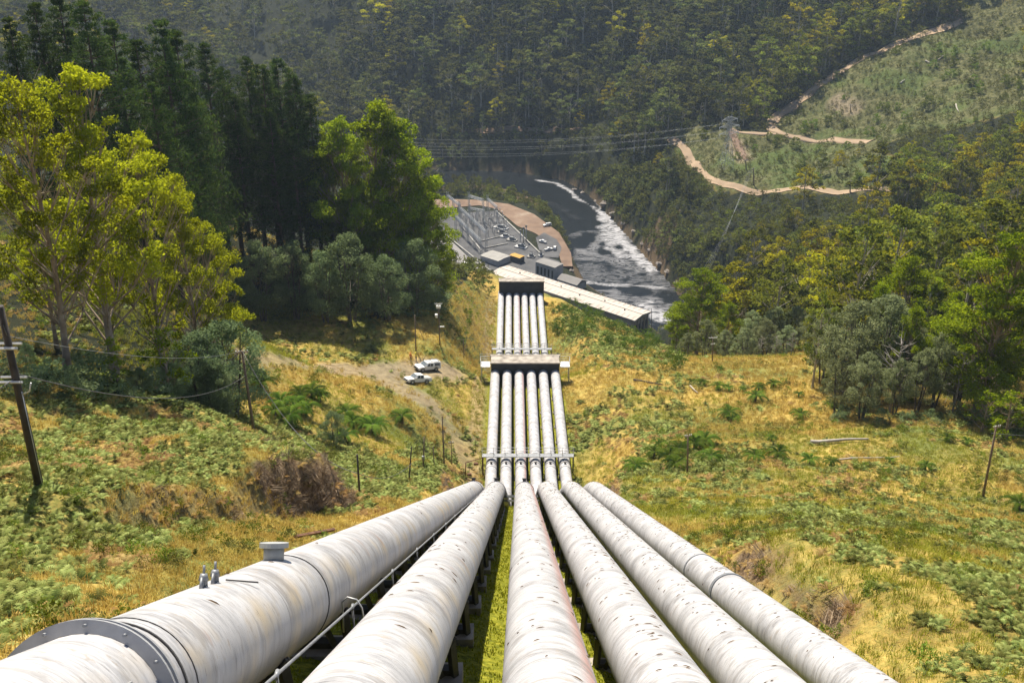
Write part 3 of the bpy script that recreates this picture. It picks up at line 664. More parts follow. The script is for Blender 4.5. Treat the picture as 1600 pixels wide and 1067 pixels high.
# ------------------------------------------------------------------ sheets: yard, roads
def sheet(name, pxs, z, mat, label):
    pts = [onz(a, b, z) for a, b in pxs]; V = [tuple(p) for p in pts] + [(p[0], p[1], z - 1.2) for p in pts]; k = len(pts)
    ar = sum(pts[i][0] * pts[(i + 1) % k][1] - pts[(i + 1) % k][0] * pts[i][1] for i in range(k))
    top = tuple(range(k)) if ar > 0 else tuple(range(k))[::-1]
    F = [top] + [(i, k + i, k + (i + 1) % k, (i + 1) % k) for i in range(k)]
    tag(mobj(name, raw_mesh(name, V, F, mat)), label, kind='structure')
M_asph = surf('dark_gravel', (.035, .036, .042), (.075, .075, .08), .15, .9, c3=(.10, .10, .105))
M_brown = surf('brown_dirt', (.10, .06, .04), (.19, .125, .085), .07, .95, c3=(.27, .21, .16))
M_apron = surf('pale_paving', (.16, .15, .15), (.26, .25, .24), .06, .9)
M_line = surf('concrete_kerb', (.22, .21, .20), (.34, .33, .31), .3, .9)
def zp(l): return [(690 + a / 7.62, 290 + b / 7.62) for a, b in l]
sheet('gravel_yard', zp([(-250, 330), (160, 330), (640, 300), (900, 520), (1200, 830), (1400, 900), (1450, 1000), (1100, 1080), (560, 1060), (330, 850), (180, 700), (-250, 420)]), 8.30, M_asph, 'dark gravel floor of the switchyard')
sheet('dirt_road', zp([(-350, 180), (50, 160), (400, 170), (800, 220), (1100, 340), (1400, 560), (1540, 800), (1560, 960), (1440, 960), (1400, 830), (1330, 700), (1100, 560), (900, 480), (660, 280), (450, 235), (100, 262), (-350, 300)]), 8.36, M_brown, 'reddish brown dirt road curving round the switchyard')
sheet('paved_turnaround', zp([(1120, 620), (1220, 560), (1370, 640), (1430, 740), (1390, 860), (1230, 850), (1160, 760)]), 8.40, M_asph, 'grey paved turning loop at the end of the dirt road')
sheet('paved_road', zp([(-350, 420), (0, 585), (150, 690), (330, 860), (590, 1000), (560, 1100), (300, 1000), (0, 900), (-350, 700)]), 8.40, M_apron, 'pale paved access road beside the powerhouse')
M_redsh = surf('red_sand', (.22, .155, .10), (.36, .26, .17), .05, .95)
def ribbon(name, pxs, w, mat, label, up=.35, wob=.6):
    pts = [Vector(hit(a, b, 300)) for a, b in pxs]; fine = []
    for a, b in zip(pts, pts[1:]):
        k = max(2, int((b - a).length / 3))
        for j in range(k): q = a.lerp(b, j / k); fine.append(Vector((q.x, q.y, 0)))
    fine.append(Vector((pts[-1].x, pts[-1].y, 0)))
    for _ in range(6): fine = [fine[0]] + [(fine[i - 1] + fine[i] * 2 + fine[i + 1]) / 4 for i in range(1, len(fine) - 1)] + [fine[-1]]
    V = []; F = []; n_ = len(fine)
    for i, q in enumerate(fine):
        d = (fine[min(i + 1, n_ - 1)] - fine[max(i - 1, 0)]).normalized(); s_ = Vector((d.y, -d.x, 0))
        ww = w * (1 + wob * .5 * (vnoise(q.x, q.y, 6, 19) - .5) * 2)
        for k in (-.5, -.25, 0, .25, .5): c = q + s_ * k * ww; V.append((c.x, c.y, float(H(c.x, c.y)) + up + .25 * (1 - abs(k) * 2)))
    for i in range(n_ - 1):
        for k in range(4): F.append((i * 5 + k, i * 5 + k + 1, i * 5 + 6 + k, i * 5 + 5 + k))
    # skirts so the sheet has a thickness
    b0 = len(V); V += [(x, y, z - 1.0) for x, y, z in V]
    for i in range(n_ - 1):
        for k in (0, 4): F.append((i * 5 + k, i * 5 + 5 + k, b0 + i * 5 + 5 + k, b0 + i * 5 + k))
    tag(mobj(name, raw_mesh(name, V, F, mat, smooth=True)), label, kind='structure')
ROADS = [[(1046, 218), (1066, 228), (1084, 256), (1108, 282), (1150, 296), (1225, 299), (1290, 300), (1330, 303), (1392, 300)],
 [(1362, 222), (1300, 219), (1240, 215), (1212, 208), (1203, 198), (1206, 187), (1222, 178)], [(1212, 212), (1170, 210), (1140, 204)]]
UPTRK = [(1222, 178), (1250, 158), (1300, 122), (1345, 92), (1400, 72), (1460, 50), (1500, 36)]
ribbon('dirt_road', ROADS[0], 4.6, M_redsh, 'orange dirt road along the foot of the cleared hillside')
ribbon('dirt_road', ROADS[1], 6.2, M_redsh, 'orange dirt road turning a hairpin on the cleared hillside')
ribbon('dirt_road', ROADS[2], 3.5, M_redsh, 'short dirt spur leading to the lattice tower')
ribbon('dirt_track', UPTRK, 6.5, M_redsh, 'faint brown track climbing between forest and clearing')
ribbon('dirt_track', [(1500, 36), (1492, 15), (1485, -10)], 4, M_brown, 'faint brown track at the top of the clearing')
ribbon('dirt_track', [(1143, 208), (1152, 228), (1168, 252)], 4, M_brown, 'washed out brown track below the lattice tower')
ribbon('dirt_track', [(720, 206), (790, 205), (850, 204), (912, 204)], 4, M_brown, 'pale track behind the dark trees across the river')

# ------------------------------------------------------------------ powerhouse
U = np.array([.759, -.651]); N = np.array([-.651, -.759])   # along the hall, across it towards the hill
ANG = math.atan2(U[1], U[0])
ph = empty('powerhouse', (27, 478, 8.3), ANG); tag(ph, 'long pale-roofed concrete powerhouse between the penstocks and the river', 'powerhouse')
def to_local(p): d = np.array(p[:2]) - np.array([27, 478]); return float(d @ U), float(d @ -N)
c1, c2 = to_local((63.2, 455)), to_local((55.4, 445.4)); e0, e1 = to_local((-1.9, 510.9)), to_local((-12.2, 490))
X1 = c1[0]; YA = c1[1]; YB = c2[1]; X0 = e0[0]
M_wall = surf('warm_concrete', (.38, .30, .25), (.56, .46, .39), .4, .9)
mb = MB(); mb.box(((X0 + X1) / 2, (YA + YB) / 2, 7), (X1 - X0 - 1, YA - YB - 1, 14.4)); mb.obj('wall', M_wall, ph)
mb = MB(); mb.side([(X0 - .4, 14.2), (X1 + .5, 14.2), (X1 + .5, 15.0), (X0 - .4, 15.0)], 1, taper=lambda x, z: (YA - YB) / 2 + .3, x0=(YA + YB) / 2)
V = [(X0 - .4, YB - .4, 15), (X1 + .5, YB - .4, 15), (X1 + .5, (YA + YB) / 2, 15.9), (X0 - .4, (YA + YB) / 2, 15.9), (X0 - .4, YA + .4, 15), (X1 + .5, YA + .4, 15)]
mb.add([(x, y, z + .01) for x, y, z in V], [(0, 1, 2, 3), (3, 2, 5, 4), (1, 5, 2), (0, 3, 4)])
for k in range(30):
    xr = X0 + 1 + k * (X1 - X0 - 1) / 29.5; mb.box((xr, (YA + YB) / 2 - (YA - YB) / 4, 15.50), (.10, (YA - YB) / 2 + .3, .08), 0, 1); mb.box((xr, (YA + YB) / 2 + (YA - YB) / 4, 15.50), (.16, (YA - YB) / 2 + .3, .10), 0, 1)
mb.box(((X0 + X1) / 2, YB - .45, 15.05), (X1 - X0 + .8, .25, .25), 0, 1); mb.box(((X0 + X1) / 2, (YA + YB) / 2, 15.98), (X1 - X0 + .6, .5, .12), 0, 1)
mb.obj('roof', [M_roof, surf('roof_seam', (.33, .29, .26), (.42, .37, .33), .5, .8)], ph)
for k in range(5):
    y = YB + .9 + (YA - YB - 1.8) * k / 4; mb = MB(); mb.box((X1 - .3, y, 7), (.5, .7, 14)); mb.obj('pilaster', M_wall, ph)
    if k < 4:
        yc_ = y + (YA - YB - 1.8) / 8; f = MB(); f.box((X1 - .44, yc_, 7.5), (.12, 1.5, 8)); f.obj('window', M_darksteel, ph)
for k in range(22):
    for yy, sg in ((YB + .45, -1), (YA - .45, 1)):
        f = MB(); f.box((X0 + 3 + k * (X1 - X0 - 6) / 21, yy, 7.5), (1.9, .1, 8)); f.obj('window', M_glass, ph)
for k in range(6):
    mb = MB(); mb.box((X0 + 12 + k * 13, (YA + YB) / 2 + 1.2 * (-1) ** k, 16.0), (.5, .5, .5)); mb.obj('roof_vent', M_darksteel, ph)
ya = e0[1]; yb = e1[1]
mb = MB(); mb.box((X0 + 12, (YB + yb) / 2 , 6.4), (24, YB - yb - .1, 12.8)); mb.obj('side_wing', M_wall, ph)
mb = MB(); V = [(X0 - .7, yb - .6, 12.9), (X0 + 25, yb - .6, 12.9), (X0 + 25, YB - .5, 14.1), (X0 - .7, YB - .5, 14.1)]
mb.add(V + [(x, y, z + .3) for x, y, z in V], [(3, 2, 1, 0), (4, 5, 6, 7), (0, 1, 5, 4), (1, 2, 6, 5), (2, 3, 7, 6), (3, 0, 4, 7)]); mb.obj('wing_roof', M_roof, ph)
# lower grey buildings by the tailrace
def bld(name, px, sz, mat, roofm, label, cat, rot=0, peak=0, wins=0):
    p = onz(*px, 8.3); r = empty(name, (p[0], p[1], 8.3), ANG + rot); tag(r, label, cat)
    mb = MB(); mb.box((0, 0, sz[2] / 2), sz); mb.obj('wall', mat, r)
    mb = MB(); x, y, z = sz[0] / 2 + .2, sz[1] / 2 + .2, sz[2] + .01
    mb.add([(-x, -y, z), (x, -y, z), (x, y, z), (-x, y, z), (-x, 0, z + .3 + peak), (x, 0, z + .3 + peak)], [(0, 1, 5, 4), (4, 5, 2, 3), (1, 2, 5), (0, 4, 3), (3, 2, 1, 0)]); mb.obj('roof', roofm, r)
    for k in range(wins):
        mb = MB(); mb.box((-sz[0] / 2 + 1.6 + k * (sz[0] - 3.2) / max(1, wins - 1), -sz[1] / 2 - .03, sz[2] * .5), (1.1, .1, sz[2] * .5)); mb.obj('window', M_glass, r)
    return r
M_grey = surf('grey_render', (.30, .30, .31), (.44, .44, .45), .5, .9)
bld('service_building', (858, 434), (13, 7, 8.5), M_grey, M_apron, 'grey flat-roofed service building with tall dark windows beside the powerhouse', 'building', wins=5)
bld('shed', (893, 447), (13, 8, 3.5), M_grey, M_apron, 'low dark-roofed shed at the river bank past the grey building', 'shed', peak=1.5)
bld('container', (808, 408), (7, 4, 3.2), M_asph, surf('orange_roof', (.36, .20, .03), (.5, .28, .05), .5, .8), 'small container with an orange top behind the powerhouse', 'container')
M_pad = M_line
bld('tank_block', (774, 408), (13, 10, 3.2), M_grey, M_pad, 'square pale concrete block at the corner of the gravel yard', 'concrete block')
bld('kiosk', (727, 420), (3.5, 3, 3.2), M_white, M_white, 'small white kiosk on the paved access road', 'kiosk')
M_pad = surf('pad_concrete', (.34, .34, .35), (.46, .46, .46), 1, .9)
for k, (a, b, s) in enumerate([(783, 357, 9), (784, 364, 5), (790, 371, 6), (800, 376, 6), (814, 387, 7), (830, 402, 4), (845, 400, 2)]):
    p = onz(a, b, 8.3); r = empty('transformer', (p[0], p[1], 8.3), ANG + .25); tag(r, 'pale slab with grey switchgear on the dark gravel of the switchyard', 'transformer', 'switchgear on the gravel yard')
    mb = MB(); mb.box((0, 0, .35), (s, 3.4, .7)); mb.obj('pad', M_pad if k % 2 == 0 else M_line, r)
    mb = MB(); mb.box((0, 0, 1.5), (s * .45, 1.6, 1.7)); mb.box((s * .33, 0, 1.2), (s * .12, 1.2, 1.1)); mb.obj('tank', M_steel, r)
    for e in (-1, 0, 1): mb = MB(); mb.tube([(e * s * .15, 0, 2.3), (e * s * .18, .1, 3.5)], [.16, .1], 6); mb.obj('bushing', M_darksteel, r)
def lattice(mb, a, b, w, n_, r=.07):
    a, b = Vector(a), Vector(b); d = (b - a).normalized(); u = d.cross(Vector((0, 0, 1))) if abs(d.z) < .9 else Vector((1, 0, 0)); u.normalize(); v = d.cross(u)
    cs = [u * sx * w / 2 + v * sy * w / 2 for sx, sy in ((-1, -1), (1, -1), (1, 1), (-1, 1))]
    for c in cs: mb.bar(a + c, b + c, r * 1.4)
    for k in range(n_):
        p0 = a.lerp(b, k / n_); p1 = a.lerp(b, (k + 1) / n_)
        for j in range(4):
            c, e = cs[j], cs[(j + 1) % 4]; mb.bar(p0 + c, p1 + e, r); mb.bar(p0 + c, p0 + e, r * .8)
def gantry(pa, pb, h, nleg, label):
    A_ = Vector(onz(*pa, 8.3)); B_ = Vector(onz(*pb, 8.3)); r = empty('gantry', A_); tag(r, label, 'gantry', 'steel gantries in the switchyard')
    mb = MB(); lattice(mb, Vector((0, 0, h)), B_ - A_ + Vector((0, 0, h)), 1.1, max(4, int((B_ - A_).length / 2)), .10); mb.obj('truss', M_galv, r)
    for k in range(nleg):
        q = (B_ - A_) * (k / (nleg - 1)); mb = MB(); lattice(mb, q, q + Vector((0, 0, h + (2.5 if k % 2 == 0 else 0))), 1.0, 6, .10); mb.obj('column', M_galv, r)
gantry((719, 352), (760, 392), 11, 5, 'longest steel lattice gantry, at the left edge of the switchyard')
gantry((712, 358), (752, 398), 8, 5, 'lower lattice gantry parallel to the longest one, beside the paved road')
gantry((733, 338), (755, 345), 13, 2, 'tall square-topped lattice gantry at the far end of the switchyard')
gantry((762, 338), (777, 352), 11, 2, 'short slanting lattice gantry beside the brown dirt road')
gantry((700, 330), (718, 345), 10, 3, 'lattice gantry half hidden behind the bright green gums')
gantry((735, 348), (757, 352), 9, 3, 'short gantry among the insulator posts')
post = MB(); post.bar((0, 0, 0), (0, 0, 2.6), .3); 
pmesh = post.mesh('stand', M_galv); ins = MB(); ins.tube([(0, 0, 2.6), (0, 0, 4.2)], [.22, .16], 6); ins.tube([(-.9, 0, 4.3), (.9, 0, 4.3)], .1, 5); imesh = ins.mesh('insulator', M_galv)
rr = random.Random(3)
for a in range(8):
    for b in range(6):
        q = (722 + a * 8.5 + b * 3.2 + rr.uniform(-1, 1), 340 + b * 6.2 - a * .6 + rr.uniform(-1, 1)); p = onz(*q, 8.3)
        if q[0] > 795 or b > 3 and a < 3: continue
        r = empty('insulator_post', (p[0], p[1], 8.3), ANG); tag(r, 'white insulator on a steel stand in the switchyard', 'insulator post', 'insulator posts in the switchyard')
        mobj('stand', pmesh, r); mobj('insulator', imesh, r)
for k, q in enumerate([(813, 384), (818, 380), (822, 377)]):
    p = onz(*q, 8.3); mb = MB(); mb.tube([(0, 0, 0), (0, 0, 9)], [.35, .25], 8); mb.box((0, 0, 9.2), (1.2, 1.2, .7), mi=1)
    o = mb.obj('lightning_mast', [M_galv, M_darksteel], None, (p[0], p[1], 8.3)); tag(o, ['tall dark-topped steel column nearest the white slab', 'middle one of three dark-topped steel columns', 'dark-topped steel column nearest the dirt road'][k], 'steel column', 'steel columns in the switchyard')
# wall/kerb lines in the yard
for k, (a, b, w, lab) in enumerate([((749, 378), (785, 369), .5, 'upper pale cable trench cover across the dark gravel'), ((757, 388), (793, 381), .5, 'lower pale cable trench cover across the dark gravel'),
        ((697, 368), (768, 425), .8, 'long concrete kerb wall between the gravel yard and the paved road'), ((775, 330), (848, 400), .8, 'low retaining wall between the gravel yard and the dirt road'), ((720, 352), (752, 392), .8, 'concrete cable duct under the longest gantry')]):
    A_ = Vector(onz(*a, 8.45)); B_ = Vector(onz(*b, 8.45)); mb = MB(); mb.box(((A_ + B_) / 2), ((B_ - A_).length, w, .9), math.atan2(B_.y - A_.y, B_.x - A_.x)); tag(mb.obj('low_wall', M_line), lab, 'low wall')

# ------------------------------------------------------------------ vehicles
M_car = surf('white_car_paint', (.72, .73, .74), (.80, .80, .80), 1, .3)
M_lamp = surf('lamp_glass', (.6, .6, .6), (.8, .8, .8), 3, .15)
def vehicle(p, rz, kind, label, scale=1.0, group=None):
    r = empty('pickup_truck' if kind == 'ute' else 'station_wagon', p, rz); tag(r, label, 'pickup truck' if kind == 'ute' else 'car', group); r.scale = (scale,) * 3
    hw = lambda x, z: .93 - max(0, z - 1.02) * .30
    mb = MB()
    low = [(-2.62, .50), (-2.62, 1.02), (-.95, 1.05), (1.05, 1.05), (2.35, .98), (2.60, .80), (2.62, .45), (2.2, .40), (-2.2, .40)]
    mb.side(low, .93); b = mb.obj('body', M_car, r)
    if kind == 'ute':
        cab = [(-.90, 1.04), (-.78, 1.72), (.55, 1.74), (1.30, 1.06)]
        mb = MB(); mb.side(cab, .9, taper=hw); mb.obj('cabin', M_car, r)
        mb = MB(); mb.box((-1.78, 0, 1.09), (1.6, 1.66, .12)); mb.obj('tray_cover', surf('tray_grey', (.30, .30, .30), (.42, .42, .41), 2, .7), r)
        mb = MB(); mb.box((-2.64, 0, .8), (.03, 1.7, .42)); mb.obj('tailgate', M_car, r)
    else:
        cab = [(-2.55, 1.04), (-2.45, 1.85), (-.9, 1.86), (-.85, 1.76), (.55, 1.78), (1.30, 1.06)]
        mb = MB(); mb.side(cab, .9, taper=hw); mb.obj('canopy', M_car, r)
        mb = MB()
        for y in (-.62, .62): mb.tube([(-2.2, y, 1.95), (.4, y, 1.87)], .03, 6)
        mb.box((-2.1, 0, 1.97), (.06, 1.4, .06)); mb.box((-.5, 0, 1.93), (.06, 1.4, .06)); mb.obj('roof_rack', M_darksteel, r)
    ws = [(-.70, -.10), (-.02, .72)] + ([(-2.3, -1.05)] if kind != 'ute' else [])
    for sg in (-1, 1):
        for xa, xb in ws:
            z0, z1 = 1.12, 1.62; sl = .38 if xb > .5 else .05
            V = [(xa, sg * (hw(0, z0) + .015), z0), (xb, sg * (hw(0, z0) + .015), z0), (xb - sl, sg * (hw(0, z1) + .015), z1), (xa + .05, sg * (hw(0, z1) + .015), z1)]
            V2 = [(x, y - sg * .03, z) for x, y, z in V]; mb = MB(); mb.add(V + V2, [(0, 1, 2, 3), (7, 6, 5, 4), (0, 4, 5, 1), (1, 5, 6, 2), (2, 6, 7, 3), (3, 7, 4, 0)]); mb.obj('side_window', M_glass, r)
        for x in (-1.55, 1.62):
            w = empty('wheel', (x, sg * .84, .39), 0, r); mb = MB(); mb.tube([(0, -.13, 0), (0, .13, 0)], .39, 20, sm=False); mb.obj('tyre', M_rubber, w)
            mb = MB(); mb.tube([(0, sg * .10, 0), (0, sg * .15, 0)], .22, 12, sm=False); mb.obj('rim', M_galv, w)
            mb = MB(); pts = [(x + .5 * math.cos(a), sg * .925, .42 + .5 * math.sin(a)) for a in np.linspace(0, math.pi, 9)]; mb.tube(pts, .05, 5); mb.obj('wheel_arch', M_rubber, r)
        mb = MB(); mb.box((2.58, sg * .70, .80), (.14, .34, .18)); mb.obj('headlight', M_lamp, r)
        mb = MB(); mb.box((-2.63, sg * .84, .85), (.04, .14, .34)); mb.obj('tail_light', M_rust, r)
        mb = MB(); mb.box((.88, sg * 1.02, 1.14), (.14, .2, .18)); mb.obj('mirror', M_car, r)
    V = [(.64, -.70, 1.68), (.64, .70, 1.68), (1.24, .80, 1.12), (1.24, -.80, 1.12)]; mb = MB(); mb.add([(x + .02, y, z + .02) for x, y, z in V] + V, [(0, 3, 2, 1), (4, 5, 6, 7), (0, 1, 5, 4), (1, 2, 6, 5), (2, 3, 7, 6), (3, 0, 4, 7)]); mb.obj('windscreen', surf('windscreen_glass', (.10, .12, .15), (.22, .25, .28), 1, .1), r)
    mb = MB(); mb.box((2.63, 0, .72), (.04, 1.0, .22)); mb.obj('grille', M_darksteel, r); mb = MB(); mb.box((2.66, 0, .48), (.1, 1.75, .2)); mb.obj('bumper', M_darksteel if kind != 'ute' else M_steel, r)
    return r
def tilt(o, rz):
    p = o.location; e = .8; nx_ = (H(p.x - e, p.y) - H(p.x + e, p.y)) / (2 * e); ny_ = (H(p.x, p.y - e) - H(p.x, p.y + e)) / (2 * e)
    n_ = Vector((nx_, ny_, 1)).normalized(); f = Vector((math.cos(rz), math.sin(rz), 0)); f = (f - n_ * f.dot(n_)).normalized(); s_ = n_.cross(f)
    o.rotation_euler = Matrix((f, s_, n_)).transposed().to_euler(); o.location.z += .06
def at_px(a, b): p = hit(a, b); return (p[0], p[1], p[2])
hd = math.atan2(-.56, -.83)
tv = vehicle(at_px(652, 599), hd, 'ute', 'white dual-cab pickup truck with flat grey tray cover, parked nearer on the track', .97); tilt(tv, hd)
p = at_px(667, 579); tv = vehicle(p, hd + .02, 'wagon', 'white long-roofed vehicle with roof rack, parked just behind the pickup', .97); tilt(tv, hd + .02)
for k, (a, b, kd, lab) in enumerate([(857, 391, 'ute', 'small pale vehicle in the paved turning loop, left one of two'), (867, 389, 'wagon', 'small pale vehicle in the paved turning loop, right one of two'), (848, 379, 'ute', 'pale service truck on the yellow verge beside the dirt road'), (855, 353, 'wagon', 'white vehicle parked at the outer edge of the brown road')]):
    p = onz(a, b, 8.45); vehicle((p[0], p[1], 8.45), .5 + k, kd, lab, .95)

# ------------------------------------------------------------------ people
M_skin = surf('skin', (.42, .25, .17), (.5, .31, .22), 3, .6)
def person(p, rz, shirt, label, pose):
    r = empty('person', p, rz); tag(r, label, 'person')
    # joints: pelvis root, legs apart, arms as posed
    J = [(0, 0, .95, .15), (0, 0, 1.15, .14), (0, 0, 1.38, .17), (0, 0, 1.50, .07), (0, .01, 1.58, .075), (0, .015, 1.66, .105), (0, .01, 1.74, .09)]
    E = [(0, 1), (1, 2), (2, 3), (3, 4), (4, 5), (5, 6)]
    for sg, st in ((-1, .10), (1, -.08)):
        b = len(J); J += [(sg * .10, 0, .88, .10), (sg * .12, st * .5 + .03, .50, .075), (sg * .13, st, .10, .05), (sg * .14, st + .14, .05, .04)]; E += [(0, b), (b, b + 1), (b + 1, b + 2), (b + 2, b + 3)]
        b = len(J); ex = pose
        J += [(sg * .20, 0, 1.42, .065), (sg * .27, .02 + .06 * ex, 1.16, .045), (sg * .22, .08 + .22 * ex, .96 + .22 * ex, .035), (sg * .20, .10 + .30 * ex, .88 + .26 * ex, .03)]; E += [(2, b), (b, b + 1), (b + 1, b + 2), (b + 2, b + 3)]
    me = bpy.data.meshes.new('body'); me.from_pydata([j[:3] for j in J], E, []); o = bpy.data.objects.new('body', me); o.parent = r; link(o)
    sk = o.modifiers.new('skin', 'SKIN'); 
    for i, v in enumerate(me.skin_vertices[0].data): v.radius = (J[i][3], J[i][3] * .85); v.use_root = (i == 0)
    ss = o.modifiers.new('sub', 'SUBSURF'); ss.levels = ss.render_levels = 2
    m, t, out = newmat('clothed_body'); tc = t.nodes.new('ShaderNodeTexCoord').outputs['Object']; s3 = nd(t, 'ShaderNodeSeparateXYZ'); t.links.new(tc, s3.inputs[0])
    z = math_(t, 'DIVIDE', s3.outputs[2], 2.0); rp = ramp(t, [(0, (.05, .035, .025)), (.06, (.03, .035, .07)), (.475, shirt), (.75, (.42, .25, .17))], z); rp.color_ramp.interpolation = 'CONSTANT'
    b = nd(t, 'ShaderNodeBsdfPrincipled', Roughness=.8); t.links.new(rp.outputs[0], b.inputs['Base Color']); t.links.new(b.outputs[0], out.inputs[0]); me.materials.append(m)
    mb = MB(); mb.tube([(0, .01, 1.72), (0, .01, 1.80), (0, .01, 1.845)], [.135, .12, .05], 12); mb.tube([(0, .06, 1.715), (0, .06, 1.735)], .16, 12); mb.obj('hard_hat', surf('hat', shirt, shirt, 1, .4), r)
    mb = MB(); mb.ring((0, 0, 1.2), (0, 0, 1), .15, .178, .05, nseg=16); mb.obj('reflective_band', M_lamp, r)
person(at_px(642, 565), 2.9, (.70, .22, .03), 'person in an orange hi-vis shirt and dark trousers standing on the left', .2)
person(at_px(650.5, 565), 2.3, (.62, .55, .03), 'person in a yellow hi-vis shirt and dark trousers, hands forward, beside the other', 1.0)
for o in (o for o in bpy.data.objects if o.name.startswith('person')): o.scale = (1.08,) * 3

# ------------------------------------------------------------------ poles
WIRE_TOPS = {}
def pole(key, top, base, r0, label, arms=(), mat=M_wood, cat='utility pole', extra=None, group=None, name='utility_pole', h=None):
    b = hit(*base) if h is None else np.array([(base[0] - 800) / FPX * 0, h, 0])
    # top at the same distance from the camera
    t = (top[1] - 533.5) / FPX; hh = b[1]; T = ath(top[0], top[1], hh)
    r = empty(name, b); tag(r, label, cat, group); v = Vector(T) - Vector(b)
    mb = MB(); mb.tube([(0, 0, -.4), v * .5, v], [r0, r0 * .88, r0 * .72], 10); mb.obj('shaft', mat, r)
    for (f, w, ang, m_) in arms:
        c = v * f; d = Vector((math.cos(ang), math.sin(ang), 0)); mb = MB(); mb.bar(c - d * w / 2 + Vector((0, -.14, 0)), c + d * w / 2 + Vector((0, -.14, 0)), .11)
        a_ = mb.obj('crossarm', m_, r)
        for k in (-1, -.45, .45, 1):
            q = c + d * w / 2 * k * .93; mb = MB(); mb.tube([q + Vector((0, -.14, .05)), q + Vector((0, -.14, .26))], [.05, .04], 6); mb.obj('insulator', M_white, a_)
    if extra: extra(r, v)
    WIRE_TOPS[key] = Vector(b) + v; return r
def ex1(r, v):
    for f, w in ((.80, .95), (.62, .8)):
        c = v * f
        for dy in (-.25, .25): mb = MB(); mb.bar(c + Vector((-w * .9, dy - .15, 0)), c + Vector((w * .6, dy - .15, 0)), .10); mb.obj('bracket', M_galv, r)
    mb = MB(); c = v * .60; mb.tube([c + Vector((.7, -.1, 0)), c + Vector((.55, -.1, -.45)), c + Vector((.2, -.1, -.6))], .035, 6); mb.obj('cable', M_galv, r)
    mb = MB(); c = v * .88; mb.tube([c + Vector((.05, -.2, .3)), c + Vector((.12, -.2, -.2)), c + Vector((.45, -.2, -.35)), c + Vector((.6, -.2, .1))], .022, 6); mb.obj('cable', M_wire, r)
    mb = MB(); mb.tube([v * .02 + Vector((.16, -.05, 0)), v * .55 + Vector((.15, -.05, 0))], .04, 6); mb.obj('conduit', M_galv, r)
pole('a', (0, 478), (62, 762), .21, 'dark leaning pole at the left edge with pale metal brackets and cables', mat=M_darkwood, extra=ex1)
pole('b', (378, 548), (397, 676), .18, 'leaning wooden pole with a short crossarm beside the blue-green wattles', arms=[(.985, 1.3, .2, M_wood)])
pole('c', (648, 492), (650, 551), .13, 'wooden pole with a slanting stay behind the parked vehicles', extra=lambda r, v: MB().bar(v * .9, Vector((1.6, .8, 2.2)), .08).obj('stay', M_wood, r))
def exd(r, v):
    mb = MB(); mb.box(v * .93 + Vector((0, -.25, 0)), (.9, .5, .5)); mb.obj('transformer', M_white, r)
    mb = MB(); mb.tube([v * .72 + Vector((-.5, -.2, -.35)), v * .72 + Vector((-.5, -.2, .35))], .28, 10); mb.obj('drum', M_white, r)
    mb = MB(); mb.box(v * .45 + Vector((.45, 0, 0)), (1.1, .2, .2)); mb.obj('arm', M_galv, r)
pole('d', (685, 474), (687.5, 541), .14, 'pole carrying white electrical boxes at the grass edge of the wood', arms=[(.99, 1.5, .1, M_galv)], extra=exd)
pole('e', (724, 530), (725, 560), .09, 'small dark post between the wood and the penstocks', name='post', cat='post')
pole('f', (691, 650), (694, 727), .13, 'tallest bare wooden post at the end of the dirt track', name='post', cat='post')
pole('g', (663, 683), (661, 732), .10, 'short post with a small metal box, right of the fern patch', name='post', cat='post', extra=lambda r, v: MB().box(v * .35 + Vector((0, -.15, 0)), (.35, .25, .5)).obj('meter_box', M_steel, r))
pole('h', (643, 698), (639, 751), .09, 'leaning dark post standing in the pale ferns', name='post', cat='post', mat=M_darkwood)
pole('i', (558, 710), (562, 772), .11, 'dark post with a cable attached in the middle of the pale ferns', mat=M_darkwood)
pole('j', (677, 697), (678.5, 729), .07, 'thin post between the tallest post and the one with a box', name='post', cat='post')
pole('k', (705, 690), (706, 726), .06, 'thin post with a tiny crossbar nearest the rusty pipe frame', name='post', cat='post', arms=[(.97, .9, 0, M_wood)])
pole('l', (1075, 680), (1074, 740), .12, 'short grey pole with a small crossarm among tree ferns on the right field', arms=[(.99, .9, .3, M_wood)])
pole('m', (1557, 665), (1535, 781), .15, 'leaning wooden pole in the green bracken at the right edge', arms=[(.985, .9, .3, M_wood)])
pole('n', (1114, 526), (1113, 566), .13, 'distant pole with white crossarm in front of the grey wattles', arms=[(.97, 1.9, .1, M_white), (.72, 1.0, .4, M_white)])
pole('o', (1018, 482), (1018, 522), .16, 'tall thin post beside the far end wall of the powerhouse', name='post', cat='post', mat=M_darkwood)
pole('p', (1177, 262), (1178, 292), .35, 'small pale-topped pole beside the road, below the lattice tower', arms=[(.95, 2.6, .2, M_galv)])
pole('q', (1165, 250), (1166, 266), .35, 'small pale-topped pole on the washed out track', arms=[(.95, 2.6, .2, M_galv)])
pole('r', (1329, 282), (1328, 303), .35, 'small pole at the right end of the lower dirt road', arms=[(.92, 2.4, .4, M_galv)])
pole('s', (1329, 163), (1329, 176), .3, 'small pole above the red earth patch on the clearing', arms=[(.9, 2, .2, M_galv)])
for k, (a, b) in enumerate([((1525, 687), (1515, 694)), ((1575, 681), (1500, 690))]): pass
